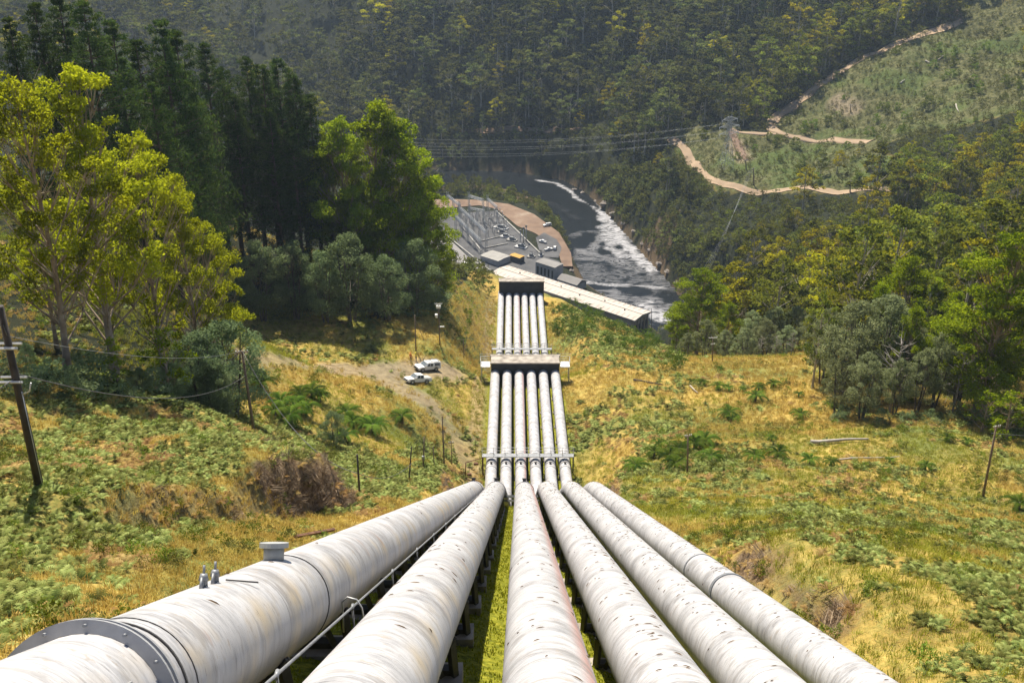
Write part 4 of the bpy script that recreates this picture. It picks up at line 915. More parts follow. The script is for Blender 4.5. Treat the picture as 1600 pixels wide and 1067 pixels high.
# rusty pipe frame beside the penstocks
a = Vector(hit(728, 748)); b = Vector(hit(755, 747)); r = empty('pipe_frame', a); tag(r, 'rusty goal-shaped pipe frame with hanging blocks beside the penstocks', 'pipe frame')
hgt = 3.0; mb = MB(); mb.tube([(0, 0, -.2), (0, 0, hgt), tuple(Vector((b.x - a.x, b.y - a.y, hgt))), tuple(Vector((b.x - a.x, b.y - a.y, -.3)))], .09, 8); mb.obj('frame', M_rust, r)
for f, zz in ((.6, -.8), (.2, -2.4)): mb = MB(); q = Vector(((b.x - a.x) * f, (b.y - a.y) * f, hgt)); mb.bar(q, q + Vector((0, 0, zz + .3)), .05); mb.box(q + Vector((0, 0, zz)), (.7, .3, .35)); mb.obj('hanging_block', M_rust, r)
# rusty rail on the grass left of the nearest penstock
a = Vector(hit(462, 846)); b = Vector(hit(508, 838)); mb = MB(); mb.bar(a + Vector((0, 0, .35)), b + Vector((.6, .2, .35)), .16)
for f in (.05, .6, 1.1): q = a.lerp(b, f); mb.bar(q + Vector((0, 0, -.3)), q + Vector((0, 0, .35)), .12)
tag(mb.obj('rusty_rail', M_rust), 'low rusty rail lying on the moss left of the nearest penstock', 'rail')
# wires
def wire(a, b, sag, r, label, mat=M_wire, group=None):
    a, b = Vector(a), Vector(b); pts = [a.lerp(b, k / 20) - Vector((0, 0, sag * 4 * (k / 20) * (1 - k / 20))) for k in range(21)]
    mb = MB(); mb.tube([p - a for p in pts], r, 5); o = mb.obj('overhead_wire', mat, None, a); tag(o, label, 'wire', group)
T_ = WIRE_TOPS
wire(T_['a'] + Vector((.1, 0, -1.5)), T_['b'], 1.0, .018, 'thin wire from the dark leaning pole to the pole by the wattles', M_steel)
wire(T_['a'] + Vector((.1, 0, -3.4)), T_['b'] + Vector((.1, 0, -3)), 2.0, .03, 'thick black cable hanging low behind the bracken', M_wire)
wire(T_['b'], T_['i'] + Vector((0, 0, -2.1)), 3.2, .035, 'dark cable sagging from the pole by the wattles down to the fern patch post')
wire(T_['i'] + Vector((0, 0, -2.1)), T_['h'] + Vector((0, 0, -2.2)), 1.2, .03, 'dark cable between the two posts in the pale ferns')
wire(T_['a'] + Vector((0, 0, -3.6)), np.array([-30, 12, 216.]), 2.0, .03, 'black cable leaving the frame at the left edge')
wire(T_['m'] + Vector((-.4, 0, -1.0)), T_['m'] + Vector((22, 4, -3)), .6, .03, 'thin wire from the leaning pole to the right')
# lattice transmission tower
tb = hit(1134, 264); r = empty('lattice_tower', tb, .4); tag(r, 'pale steel lattice transmission tower on the scrubby spur above the lower road', 'pylon'); Ht = 30
mb = MB(); w0, w1 = 3.4, .9
lv = [0, 5, 9.5, 13.5, 17, 20, 22.5, 25, 27.5, 30]; wd = lambda z: w0 + (w1 - w0) * min(1, z / 20)
cs = ((-1, -1), (1, -1), (1, 1), (-1, 1))
for z0_, z1_ in zip(lv, lv[1:]):
    a_, b_ = wd(z0_), wd(z1_)
    for j in range(4):
        c, e = cs[j], cs[(j + 1) % 4]; mb.bar((c[0] * a_, c[1] * a_, z0_), (c[0] * b_, c[1] * b_, z1_), .19); mb.bar((c[0] * a_, c[1] * a_, z0_), (e[0] * b_, e[1] * b_, z1_), .08); mb.bar((e[0] * a_, e[1] * a_, z0_), (c[0] * b_, c[1] * b_, z1_), .08); mb.bar((c[0] * b_, c[1] * b_, z1_), (e[0] * b_, e[1] * b_, z1_), .08)
mb.obj('lattice_body', M_galv, r)
for z in (20, 24, 28):
    for sg in (-1, 1):
        mb = MB(); w = 6.5 if z < 28 else 5
        for y in (-.9, .9): mb.bar((sg * .9, y, z), (sg * w, 0, z + .6), .14); mb.bar((sg * .9, y, z + 1.8), (sg * w, 0, z + .6), .14)
        mb.bar((sg * 3, .4, z + .1), (sg * 3, -.4, z + 1.2), .15); a_ = mb.obj('crossarm', M_galv, r)
        mb = MB(); mb.tube([(sg * w, 0, z + .5), (sg * w, 0, z - 1.6)], .16, 6); mb.obj('insulator_string', M_white, a_)
ct, st_ = math.cos(.4), math.sin(.4)
for z in (20, 24, 28):
    for sg in (-1, 1):
        w = 6.5 if z < 28 else 5; s0 = Vector(tb) + Vector((sg * w * ct, sg * w * st_, z - 1.5)); e_ = Vector(P(560, 226 - (z - 24) * 2.6 + sg * 4, 640))
        wire(s0, e_, 6, .028, 'one of the thin pale power lines crossing the shaded forest above the river', M_farwire, 'power lines crossing the valley')
        e2 = Vector(onz(758 + sg * 4, 318 + (z - 24) * .5, 22)); 
for k in range(4):
    a_ = Vector(P(1176 - k * 2, 266, 600)); e_ = Vector(P(1048 + k * 7, 486, 480)); wire(a_, e_, 9, .03, 'one of the faint lines running down past the far bank of the river', M_steel, 'lines down the far bank')
# fallen logs
def log(a, b, r0, label, mat):
    a, b = Vector(hit(*a)), Vector(hit(*b)); a.z += r0; b.z += r0; n_ = 7
    pts = [a.lerp(b, k / n_) for k in range(n_ + 1)]; pts = [Vector((p.x, p.y, float(H(p.x, p.y)) + r0 * .9 + .15)) - a for p in pts]
    mb = MB(); mb.tube(pts, [r0 * (1 - .6 * k / n_) for k in range(n_ + 1)], 8); tag(mb.obj('fallen_log', mat, None, a), label, 'fallen log')
M_dead = surf('bleached_wood', (.28, .25, .22), (.46, .42, .37), 1.5, .9)
log((1266, 694), (1356, 690), .30, 'long bleached fallen log below the wattle trees on the right', M_dead)
log((1300, 721), (1405, 716), .14, 'thin bleached fallen branch half buried in the bracken', M_dead)
log((1078, 605), (1090, 616), .18, 'short bleached log on the dry right field', M_dead)
log((990, 597), (1035, 604), .22, 'dark rotting log in the dry right field', M_darkwood)
log((1465, 97), (1474, 90), .5, 'bleached log high on the clearing, upper one', M_dead)
log((1446, 97), (1454, 103), .5, 'bleached log high on the clearing, left of the upper one', M_dead)
log((1406, 135), (1414, 127), .45, 'bleached log in the middle of the clearing', M_dead)
log((1493, 167), (1497, 178), .45, 'bleached log near the lower right part of the clearing', M_dead)
# ------------------------------------------------------------------ plants: meshes
def leaves_geo(C, size, rng, droop=.35, asp=.45):
    n_ = len(C); a = rng.normal(size=(n_, 3)); a[:, 2] -= droop; a /= np.linalg.norm(a, axis=1)[:, None]
    b = rng.normal(size=(n_, 3)); b = np.cross(a, b); b /= np.linalg.norm(b, axis=1)[:, None]
    s = size * rng.uniform(.55, 1.45, n_)[:, None]
    V = np.stack([C - a * s * .5, C + b * s * asp * .5, C + a * s * .5, C - b * s * asp * .5], 1).reshape(-1, 3)
    return V, np.arange(4 * n_).reshape(-1, 4)
def blob(c, r, n_, rng, flat=.7, hollow=.45):
    d = rng.normal(size=(n_, 3)); d /= np.linalg.norm(d, axis=1)[:, None]; q = (hollow + (1 - hollow) * rng.rand(n_)) ** .7
    return np.asarray(c) + d * (q * r)[:, None] * np.array([1, 1, flat])
def wood_mesh(name, tubes, mat):
    mb = MB()
    for pts, rs, ns in tubes: mb.tube(pts, rs, ns, cap=False)
    return mb.mesh(name, mat)
def gum(seed, Hh, lo, R, nc, per, leaf, wmat, lmat, bare=.0, cone=0.0, cs=.30, asp=.5, fork=1):
    """eucalypt: tall stem, rising limbs, billowing clumps"""
    rng = np.random.RandomState(seed); tubes = []; n_ = 9
    wx, wy = rng.normal(0, Hh * .012, 2), rng.normal(0, Hh * .012, 2)
    tp = [(wx[0] * math.sin(k / n_ * 4) + wx[1] * k / n_ * 1.5, wy[0] * math.sin(k / n_ * 3 + 1) + wy[1] * k / n_ * 1.5, Hh * .93 * k / n_ - .4) for k in range(n_ + 1)]
    r0 = Hh * .011 + .08; tubes.append((tp, [r0 * (1 - .85 * (k / n_)) * (1.35 if k == 0 else 1) for k in range(n_ + 1)], 8))
    at = lambda u: np.array([np.interp(u * n_, range(n_ + 1), [p[j] for p in tp]) for j in range(3)])
    LC = []; T = []
    for k in range(nc):
        u = lo + (1 - lo) * ((k + .5) / nc) ** .85; v = (u - lo) / (1 - lo)
        prof = (math.sin(math.pi * min(1, .18 + .82 * v) ** .9) ** .6 if cone == 0 else (1 - v) ** .75 * .95 + .08)
        prof = max(prof, .12); an = k * 2.399 + rng.normal(0, .5); rad = R * prof * rng.uniform(.35, 1.0)
        c = at(u * .97) * np.array([1, 1, 0]) + np.array([rad * math.cos(an), rad * math.sin(an), u * Hh * (.97)])
        s = R * cs * rng.uniform(.7, 1.35) * (1 - .3 * v); 
        st = at(max(.12, u - .10 - rad / Hh * .5)); mid = (st + c) / 2 + np.array([0, 0, -.04 * Hh * rng.rand()]) + rng.normal(0, .25, 3)
        tubes.append(([tuple(st), tuple(mid), tuple(c)], [r0 * .34 * (1 - .6 * v), r0 * .22 * (1 - .6 * v), r0 * .07], 5))
        for e in range(3):
            ee = c + rng.normal(0, s * .5, 3); tubes.append(([tuple(mid), tuple(ee)], [r0 * .1, r0 * .03], 4))
        m_ = int(per * rng.uniform(.6, 1.3) * (s / (R * cs)) ** 1.6)
        tt = rng.uniform(.1, .9)
        for e in range(4):
            cc = c + rng.normal(0, s * .42, 3) * np.array([1, 1, .6]); LC.append(blob(cc, s * rng.uniform(.5, .8), m_ // 4, rng, .62, .3)); T.append(np.clip(tt + rng.normal(0, .14, m_ // 4), 0, 1))
    LC = np.concatenate(LC); T = np.concatenate(T); V, F = leaves_geo(LC, leaf, rng, .35, asp)
    return wood_mesh('trunk', tubes, wmat), raw_mesh('crown', V, F, lmat, attrs=dict(tint=np.repeat(T, 4)))
def pine(seed, Hh, R, per, leaf, wmat, lmat, lo=.18):
    rng = np.random.RandomState(seed); tubes = [([(0, 0, -.4), (.1, 0, Hh * .5), (0, .1, Hh * .98)], [Hh * .012 + .1, Hh * .009, .05], 7)]; LC = []; T = []
    lev = int(Hh * .9)
    for k in range(lev):
        v = (k + .5) / lev; z = Hh * (lo + (1 - lo) * v); L = R * ((1 - v) ** .62 * (.55 + .45 * min(1, v * 5)) + .05)
        nb = 5 if v < .85 else 3
        for j in range(nb):
            an = k * 1.9 + j * 2 * math.pi / nb + rng.normal(0, .3); l = L * rng.uniform(.4, 1.25); e = np.array([math.cos(an) * l, math.sin(an) * l, z + l * .28])
            tubes.append(([(0, 0, z), tuple(e)], [.07, .02], 4))
            for q in (.45, .75, 1.0):
                c = np.array([0, 0, z]) * (1 - q) + e * q; m_ = int(per * (.5 + q)); LC.append(blob(c, .42 + .17 * l * q, m_, rng, .75, .2)); T.append(np.clip(rng.uniform(.2, .8) + rng.normal(0, .15, m_), 0, 1))
    LC = np.concatenate(LC); T = np.concatenate(T); V, F = leaves_geo(LC, leaf, rng, -.3, .22)
    return wood_mesh('trunk', tubes, wmat), raw_mesh('crown', V, F, lmat, attrs=dict(tint=np.repeat(T, 4)))
def wattle(seed, Hh, R, n_, leaf, wmat, lmat, lo=.16, stems=3):
    rng = np.random.RandomState(seed); tubes = []; LC = []; T = []
    for s in range(stems):
        an = s * 2.1 + rng.rand(); q = R * .25
        tubes.append(([(q * .3 * math.cos(an), q * .3 * math.sin(an), -.3), (q * math.cos(an), q * math.sin(an), Hh * .4), (q * 1.5 * math.cos(an), q * 1.5 * math.sin(an), Hh * .85)], [Hh * .012 + .04, Hh * .008, .03], 6))
    nc = 46
    for k in range(nc):
        v = ((k + .5) / nc); z = Hh * (lo + (1 - lo) * v * .96); pr = math.sin(math.pi * (.16 + .84 * v) ** 1.15) ** .7 if v < .98 else .2
        an = k * 2.399 + rng.normal(0, .4); rad = R * pr * rng.uniform(.45, .98); c = np.array([rad * math.cos(an), rad * math.sin(an), z]); s = R * rng.uniform(.22, .38) * (1 - .3 * v)
        tubes.append(([(c[0] * .2, c[1] * .2, z * .75), tuple(c)], [.05, .015], 4))
        m_ = n_ // nc; LC.append(blob(c, s, m_, rng, .8, .25)); T.append(np.clip(rng.uniform(.2, .8) + rng.normal(0, .15, m_), 0, 1))
    LC = np.concatenate(LC); T = np.concatenate(T); V, F = leaves_geo(LC, leaf, rng, .1, .4)
    return wood_mesh('trunk', tubes, wmat), raw_mesh('crown', V, F, lmat, attrs=dict(tint=np.repeat(T, 4)))
def dead(seed, Hh, mat):
    rng = np.random.RandomState(seed); tubes = [([(0, 0, -.3), (.2, .1, Hh * .5), (.1, -.2, Hh)], [Hh * .014, Hh * .009, .03], 6)]
    for k in range(22):
        z = Hh * rng.uniform(.3, .97); an = rng.uniform(0, 6.3); l = Hh * .22 * (1.15 - z / Hh) + .4; e = np.array([math.cos(an) * l, math.sin(an) * l, z + l * .7])
        tubes.append(([(.1, 0, z), tuple(e * [.6, .6, 1] - [0, 0, l * .3]), tuple(e)], [.09, .05, .02], 4))
        for q in range(3): tubes.append(([tuple(e * [.6, .6, 1] - [0, 0, l * .3]), tuple(e + rng.normal(0, l * .4, 3))], [.035, .015], 3))
    return wood_mesh('trunk', tubes, mat)
def frond_geo(L, up, rng, pairs=11, wl=.30, curl=1.0):
    """an arching frond along +x with paired leaflets; returns verts, faces"""
    V = []; F = []; tt = np.linspace(0, 1, pairs + 1); X = L * tt * (1 - .12 * tt * curl); Z = up * L * (1.3 * tt - 1.25 * curl * tt * tt)
    for k in range(pairs):
        c = np.array([X[k], 0, Z[k]]); e = np.array([X[k + 1], 0, Z[k + 1]]); w = L * wl * math.sin(math.pi * (.12 + .86 * tt[k])) ** .8
        for sg in (-1, 1):
            b = len(V); tip = (c + e) / 2 + np.array([L * .06, sg * w, -.12 * w + rng.normal(0, .02)])
            V += [tuple(c), tuple(e), tuple(tip)]; F.append((b, b + 1, b + 2))
    return V, F
def fronds_mesh(name, seed, nf, L, up, mat, z0=0, pairs=11, wl=.3, curl=1.0, var=.25):
    rng = np.random.RandomState(seed); VV = []; FF = []; T = []
    for k in range(nf):
        l = L * rng.uniform(1 - var, 1 + var); V, F = frond_geo(l, up * rng.uniform(.7, 1.3), rng, pairs, wl, curl); an = k * 2 * math.pi / nf * 1.0 + rng.normal(0, .25); V = np.array(V)
        ca, sa = math.cos(an), math.sin(an); W_ = np.stack([V[:, 0] * ca - V[:, 1] * sa, V[:, 0] * sa + V[:, 1] * ca, V[:, 2] + z0], 1)
        FF += [tuple(i + sum(len(q) for q in VV) for i in f) for f in F]; VV.append(W_); T += [rng.rand()] * len(V)
    return raw_mesh(name, np.concatenate(VV), np.array(FF), mat, attrs=dict(tint=T))
def grass_mesh(name, seed, nb, h, spread, mat, w=.03):
    rng = np.random.RandomState(seed); V = []; F = []; T = []
    for k in range(nb):
        an = rng.uniform(0, 6.28); r = rng.rand() ** .5 * spread * .5; x, y = r * math.cos(an), r * math.sin(an); a2 = an + rng.normal(0, .7); l = h * rng.uniform(.5, 1.2); ln = rng.uniform(.2, .9) * l
        d = np.array([math.cos(a2), math.sin(a2), 0]); s = np.array([-d[1], d[0], 0]) * w; b = len(V); p0 = np.array([x, y, -.05]); p1 = p0 + [d[0] * ln * .3, d[1] * ln * .3, l * .65]; p2 = p0 + [d[0] * ln, d[1] * ln, l * .9]
        V += [p0 - s, p0 + s, p1 + s * .7, p1 - s * .7, p2]; F += [(b, b + 1, b + 2, b + 3), (b + 3, b + 2, b + 4)]; T += [rng.rand()] * 5
    return raw_mesh(name, V, F, mat, attrs=dict(tint=T))

# leaf colours
L_yel = leafmat('gum_leaf_yellow', (.04, .055, .005), (.155, .18, .012), (.40, .41, .02), tr=(.58, .62, .02), trf=.5, hue=.03)
L_grn = leafmat('gum_leaf_green', (.035, .065, .005), (.11, .17, .008), (.28, .34, .02), tr=(.46, .56, .015), trf=.46, hue=.03)
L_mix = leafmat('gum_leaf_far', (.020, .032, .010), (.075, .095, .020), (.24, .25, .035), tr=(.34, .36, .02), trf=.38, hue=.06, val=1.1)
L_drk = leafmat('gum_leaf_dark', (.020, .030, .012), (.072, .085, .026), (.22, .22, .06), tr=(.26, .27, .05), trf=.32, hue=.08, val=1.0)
L_pin = leafmat('pine_needle', (.014, .034, .012), (.03, .06, .018), (.11, .16, .045), tr=(.10, .15, .01), trf=.3, hue=.03)
L_wat = leafmat('wattle_leaf', (.05, .08, .04), (.14, .19, .095), (.27, .33, .17), tr=(.30, .40, .17), trf=.45, hue=.04)
L_gry = leafmat('grey_wattle_leaf', (.08, .10, .05), (.20, .23, .12), (.36, .40, .22), tr=(.38, .43, .18), trf=.45, hue=.06)
L_fern = leafmat('bracken_frond', (.036, .05, .016), (.14, .165, .045), (.31, .33, .11), tr=(.30, .33, .04), trf=.3, hue=.05, val=.8)
L_dryf = leafmat('dry_bracken', (.14, .09, .035), (.28, .18, .07), (.42, .29, .13), tr=(.4, .27, .08), trf=.3, hue=.03)
L_tree = leafmat('tree_fern_frond', (.022, .045, .008), (.06, .105, .014), (.14, .20, .03), tr=(.16, .24, .02), trf=.4, hue=.03)
L_straw = leafmat('straw_blade', (.25, .17, .045), (.48, .35, .09), (.66, .52, .17), tr=(.6, .42, .08), trf=.35, hue=.03)
L_grass = leafmat('green_blade', (.12, .125, .02), (.29, .28, .045), (.47, .43, .09), tr=(.4, .44, .02), trf=.4, hue=.04)
L_moss = leafmat('moss_blade', (.10, .12, .01), (.22, .23, .018), (.40, .37, .05), tr=(.4, .45, .01), trf=.4, hue=.02)
L_scrub = leafmat('scrub_leaf', (.03, .04, .012), (.085, .09, .028), (.20, .19, .07), tr=(.20, .20, .03), trf=.35, hue=.06)
L_bush = leafmat('clearing_bush_leaf', (.03, .05, .012), (.09, .12, .02), (.20, .24, .03), tr=(.26, .32, .02), trf=.36, hue=.08, val=1.0)
B_gum = surf('gum_bark', (.16, .11, .075), (.32, .25, .19), .8, .9, c3=(.46, .40, .33))
B_pale = surf('pale_gum_bark', (.30, .26, .21), (.50, .45, .38), .5, .9)
B_pine = surf('pine_bark', (.05, .035, .025), (.12, .09, .065), 1, .95)
B_wat = surf('wattle_bark', (.06, .05, .04), (.14, .12, .10), 1, .95)

# protos: (trunk mesh, crown mesh, height)
PR_ = {}
def proto(kind, lst, h): PR_[kind] = (lst, h)
proto('big_yellow', [gum(11, 30, .30, 8.0, 56, 480, .33, B_gum, L_yel, cs=.215), gum(12, 30, .30, 7.0, 48, 480, .33, B_gum, L_yel, cs=.22)], 30)
proto('big_green', [gum(21, 30, .10, 7.6, 66, 620, .36, B_gum, L_grn, cs=.27), gum(22, 30, .10, 7.4, 62, 620, .36, B_gum, L_grn, cs=.28), gum(23, 30, .12, 7.0, 56, 620, .36, B_gum, L_grn, cs=.28)], 30)
proto('mid_gum', [gum(31 + k, 28, .36, 6.4, 16, 280, .52, B_pale, L_mix, cs=.35, asp=.75) for k in range(4)], 28)
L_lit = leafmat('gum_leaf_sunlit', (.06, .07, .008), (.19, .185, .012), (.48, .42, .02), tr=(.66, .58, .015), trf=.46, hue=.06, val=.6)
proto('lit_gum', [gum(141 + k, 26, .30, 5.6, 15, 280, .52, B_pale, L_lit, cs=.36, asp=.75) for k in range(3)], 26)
proto('far_gum', [gum(41 + k, 30, .42, 6.6, 10, 190, .85, B_pale, L_drk, cs=.42, asp=.8) for k in range(4)], 30)
proto('far_round', [gum(51 + k, 20, .10, 6.4, 12, 170, .85, B_pale, L_drk, cs=.42, asp=.8) for k in range(3)], 20)
proto('mid_round', [gum(55 + k, 18, .10, 6.4, 16, 260, .54, B_gum, L_mix, cs=.38, asp=.75) for k in range(3)], 18)
proto('pine', [pine(61 + k, 36, 6.0 + .5 * k, 26, .55, B_pine, L_pin) for k in range(3)], 36)
proto('wattle', [wattle(71 + k, 12, 4.2, 15000, .26, B_wat, L_wat) for k in range(3)], 12)
proto('grey_wattle', [wattle(81 + k, 15, 4.0, 12000, .30, B_wat, L_gry, lo=.25) for k in range(3)], 15)
proto('young_gum', [gum(91 + k, 9, .22, 2.2, 16, 90, .34, B_gum, L_grn, cs=.4) for k in range(2)], 9)
M_deadw = surf('dead_wood', (.20, .18, .16), (.36, .33, .30), 1, .9)
DEADM = [dead(95, 12, M_deadw), dead(96, 12, M_deadw)]
rt = random.Random(77)
def place(kind, x, y, h, label, group, name, cat, wid=1.0, z=None):
    lst, h0 = PR_[kind]; k = rt.randrange(len(lst)); s = h / h0
    r = empty(name, (x, y, (float(H(x, y)) if z is None else z)), rt.uniform(0, 6.28)); r.scale = (s * wid, s * wid, s); tag(r, label, cat, group)
    mobj('trunk', lst[k][0], r); mobj('crown', lst[k][1], r); return r
def T(kind, px, py, h, label, name='gum_tree', cat='tree', group=None, wid=1.0, hmax=None):
    p = ath(px, py, h); g = float(H(p[0], p[1])); hh = max(2.5, p[2] - g)
    if hmax: hh = min(hh, hmax)
    return place(kind, p[0], p[1], hh, label, group, name, cat, wid, g)

# --- left: yellow gums
G1 = 'yellow-leaved gums at the left edge'
T('big_yellow', 92, 95, 100, 'tallest yellow-leaved gum tree, thick brown trunk rising from the bracken at left', group=G1, wid=1.0)
T('big_yellow', 8, 112, 92, 'yellow-leaved gum cut by the left edge of the photo', group=G1, wid=.9)
T('big_yellow', 190, 205, 108, 'yellow gum with thin upright stems right of the tallest one', group=G1, wid=.75)
T('big_yellow', 262, 265, 116, 'lower yellow-olive gum stepping down towards the pines', group=G1, wid=.72)
T('big_yellow', 318, 345, 124, 'smallest yellow gum above the blue-green wattles', group=G1, wid=.75)
T('big_yellow', 130, 260, 112, 'yellow-olive gum behind the trunk of the tallest gum', group=G1, wid=.7)
T('big_yellow', 40, 300, 106, 'shaded yellow gum low at the left edge behind the dark leaning pole', group=G1, wid=1.0)
T('young_gum', 170, 530, 92, 'small bright yellow-green sapling with a bare curved branch at the bracken edge', 'sapling', 'young tree', wid=1.3)
T('young_gum', 245, 510, 98, 'small yellow-green sapling under the stepped yellow gums', 'sapling', 'young tree', wid=1.3)
# --- dark pines
G2 = 'dark pines behind the yellow gums'
pn = [(12, 28, 150, 'at the very left edge of the photo'), (52, 6, 160, 'just left of the highest pine tops'), (88, -14, 165, 'reaching the top edge of the photo'), (128, 2, 160, 'whose tip nearly touches the top edge'), (172, 32, 168, 'to the right of the pines that touch the top edge'),
 (212, 62, 176, 'with a rounded head above the yellow crowns'), (250, 32, 182, 'with a narrow tip standing clear against the far slope'), (272, 48, 188, 'close right of the narrow clear tip'), (318, 68, 215, 'filling the gap before the twin tips'), (345, 105, 222, 'lower in the gap between two pine groups'), (383, 88, 226, 'first of the dense group right of the gap'), (408, 102, 222, 'second of the dense group, dark and full'),
 (432, 92, 228, 'with the highest tip of the dense right group'), (458, 118, 230, 'on the falling line towards the bright gums'), (482, 148, 232, 'last before the bright green gums'), (365, 150, 216, 'in front of the dense group, half in shadow'), (420, 170, 216, 'low in front of the dense right group'), (300, 150, 205, 'in front of the gap, black in shade'), (235, 130, 160, 'behind the stepped yellow gums'), (455, 200, 220, 'shaded at the foot of the bright gums')]
for a, b, h, w in pn: T('pine', a, b, h, 'dark green pine ' + w, 'pine_tree', 'pine tree', G2, wid=rt.uniform(.78, .95))
# --- bright green gums on the right of the pines
G3 = 'bright green gums between the pines and the switchyard'
for a, b, h, w, lab in [(575, 156, 232, 1.0, 'highest bright green gum with a round sunlit head'), (618, 178, 236, 1.0, 'bright green gum just right of the highest head'), (532, 180, 226, .95, 'bright green gum against the last pine'), (505, 205, 228, .8, 'shaded green gum squeezed beside the pines'),
        (650, 228, 240, .9, 'bright green gum whose crown steps down to the right'), (668, 285, 240, .75, 'lowest bright green gum overlooking the switchyard'), (600, 260, 230, .95, 'dark green gum in front of the bright heads'), (640, 320, 234, .9, 'dark inner gum above the shadowed grass edge'), (545, 300, 226, .9, 'dark gum with thin stems behind the round wattle')]:
    T('big_green', a, b, h, lab, group=G3, wid=w)
# --- wattles and shrubs at the clearing edge
G4 = 'blue-green wattles along the clearing'
for a, b, h, w, lab in [(540, 366, 203, 1.1, 'large round grey-green wattle at the top of the clearing'), (452, 378, 202, 1.0, 'round blue-green wattle left of the large one'), (398, 376, 199, .8, 'narrow dark wattle under the pines'), (645, 374, 216, 1.0, 'dark rounded wattle above the shaded grass'), (500, 392, 201, .9, 'small wattle wedged between two rounder ones'), (600, 400, 206, 1.0, 'dark wattle in shade left of the rounded one'),
        (345, 500, 112, 1.2, 'tall blue-green wattle beside the leaning wooden pole'), (300, 520, 105, 1.2, 'bushy blue-green wattle left of the tall one'), (265, 565, 99, 1.2, 'low bushy wattle at the top edge of the bracken'), (215, 575, 93, 1.3, 'low wattle under the yellow gums'), (325, 565, 104, 1.1, 'wattle bush in front of the tall blue-green one'), (120, 545, 98, 1.0, 'dark low wattle behind the tallest gum trunk'), (40, 545, 92, 1.0, 'dark low wattle right of the dark leaning pole')]:
    T('wattle', a, b, h, lab, 'wattle_tree', 'tree', G4, wid=w)
lw_ = hit(523, 698); place('wattle', float(lw_[0]), float(lw_[1]), 5.2, 'small lone blue-green wattle among the ferns below the dirt track', G4, 'wattle_tree', 'tree', 1.1)
# --- right: wattles, gums
G5 = 'grey-green wattles at the right edge of the field'
for a, b, h, w, lab in [(1322, 545, 150, 1.0, 'dark wattle on a thin bare stem, leftmost of the front group'), (1362, 552, 146, 1.1, 'full blue-green wattle in front of the group'), (1345, 468, 160, 1.1, 'tall grey wattle at the left of the group'), (1395, 462, 162, 1.1, 'tall grey wattle with bare twigs at its top'), (1412, 560, 148, .9, 'grey wattle with two dark stems in the middle of the front'),
        (1450, 545, 150, 1.0, 'pale grey wattle right of the two dark stems'), (1480, 520, 152, 1.0, 'grey wattle beside the dead white-branched tree'), (1520, 505, 156, 1.1, 'broad grey wattle behind the dead tree'), (1555, 520, 154, .9, 'grey wattle against the big yellow-green gum'), (1300, 480, 175, .9, 'pale olive wattle behind the lone slim stem'), (1435, 500, 160, .9, 'grey wattle peeping over the front ones')]:
    T('grey_wattle', a, b, h, lab, 'wattle_tree', 'tree', G5, wid=w)
T('mid_gum', 1292, 452, 172, 'slim gum with a bare brown stem and small crown standing at the field corner', wid=.8)
G6 = 'bright gums behind the right wattles'
for a, b, h, w, lab in [(1432, 400, 185, 1.25, 'highest bright green gum behind the right wattles'), (1385, 440, 178, .95, 'yellow-green gum left of the highest one'), (1432, 474, 158, .85, 'round bright gum sunk between the grey wattles'), (1475, 435, 180, 1.0, 'green gum right of the highest one'), (1500, 455, 170, .9, 'low green gum above the dead tree'),
        (1598, 356, 148, 1.25, 'big yellow-green gum cut by the right edge of the photo'), (1570, 425, 150, 1.0, 'yellow-green gum leaning out beside the big edge gum'), (1100, 415, 258, 1.45, 'large bright green gum standing at the river end of the field'), (1062, 468, 262, 1.0, 'blue-green gum left of the large bright one'), (1140, 470, 262, 1.0, 'dark green gum right of the large bright one'), (1080, 450, 268, .8, 'yellow-tipped gum just behind the large bright one')]:
    T('big_green', a, b, h, lab, group=G6, wid=w)
T('young_gum', 1548, 608, 138, 'small umbrella-shaped yellow-green gum left of the big edge gum', 'sapling', 'young tree', wid=1.6)
T('young_gum', 1590, 612, 134, 'small yellow-green gum under the big edge gum', 'sapling', 'young tree', wid=1.6)
G7 = 'grey shrubs along the far end of the right field'
for k, (a, b, h) in enumerate([(1105, 500, 238), (1075, 520, 236), (1135, 515, 242), (1168, 512, 244), (1200, 498, 246), (1232, 508, 242), (1265, 530, 238), (1060, 540, 240), (1150, 535, 236), (1215, 535, 238), (1185, 540, 236), (1245, 478, 260), (1215, 470, 262), (1180, 478, 262), (1270, 490, 250)]):
    T('grey_wattle', a, b, h, ['round grey-green wattle nearest the white crossarm pole', 'low grey wattle beside the bright gum foot', 'grey wattle just right of the white crossarm pole'][k] if k < 3 else 'grey-green wattle in the ragged row at the far end of the right field', 'wattle_tree', 'tree', G7, wid=1.15, hmax=14)
for k, (a, b, h, lab) in enumerate([(1508, 545, 148, 'dead tree with bleached spreading branches in front of the grey wattles'), (1412, 520, 150, 'dead bare-twigged tree among the grey wattles'), (1192, 525, 236, 'grey leafless tree at the far end of the field'), (1215, 522, 237, 'second leafless tree at the far end of the field, right of the first'), (1240, 520, 238, 'third leafless tree at the far end of the field, by the dark bush'), (1505, 428, 200, 'bare white snag between bright gums')]):
    p = ath(a, b, h); g = float(H(p[0], p[1])); o = mobj('dead_tree', DEADM[k % 2], None, (p[0], p[1], g)); s = min(14, max(4, p[2] - g)) / 12; o.scale = (s * 1.1, s * 1.1, s); o.rotation_euler.z = k * 1.3; tag(o, lab, 'dead tree')

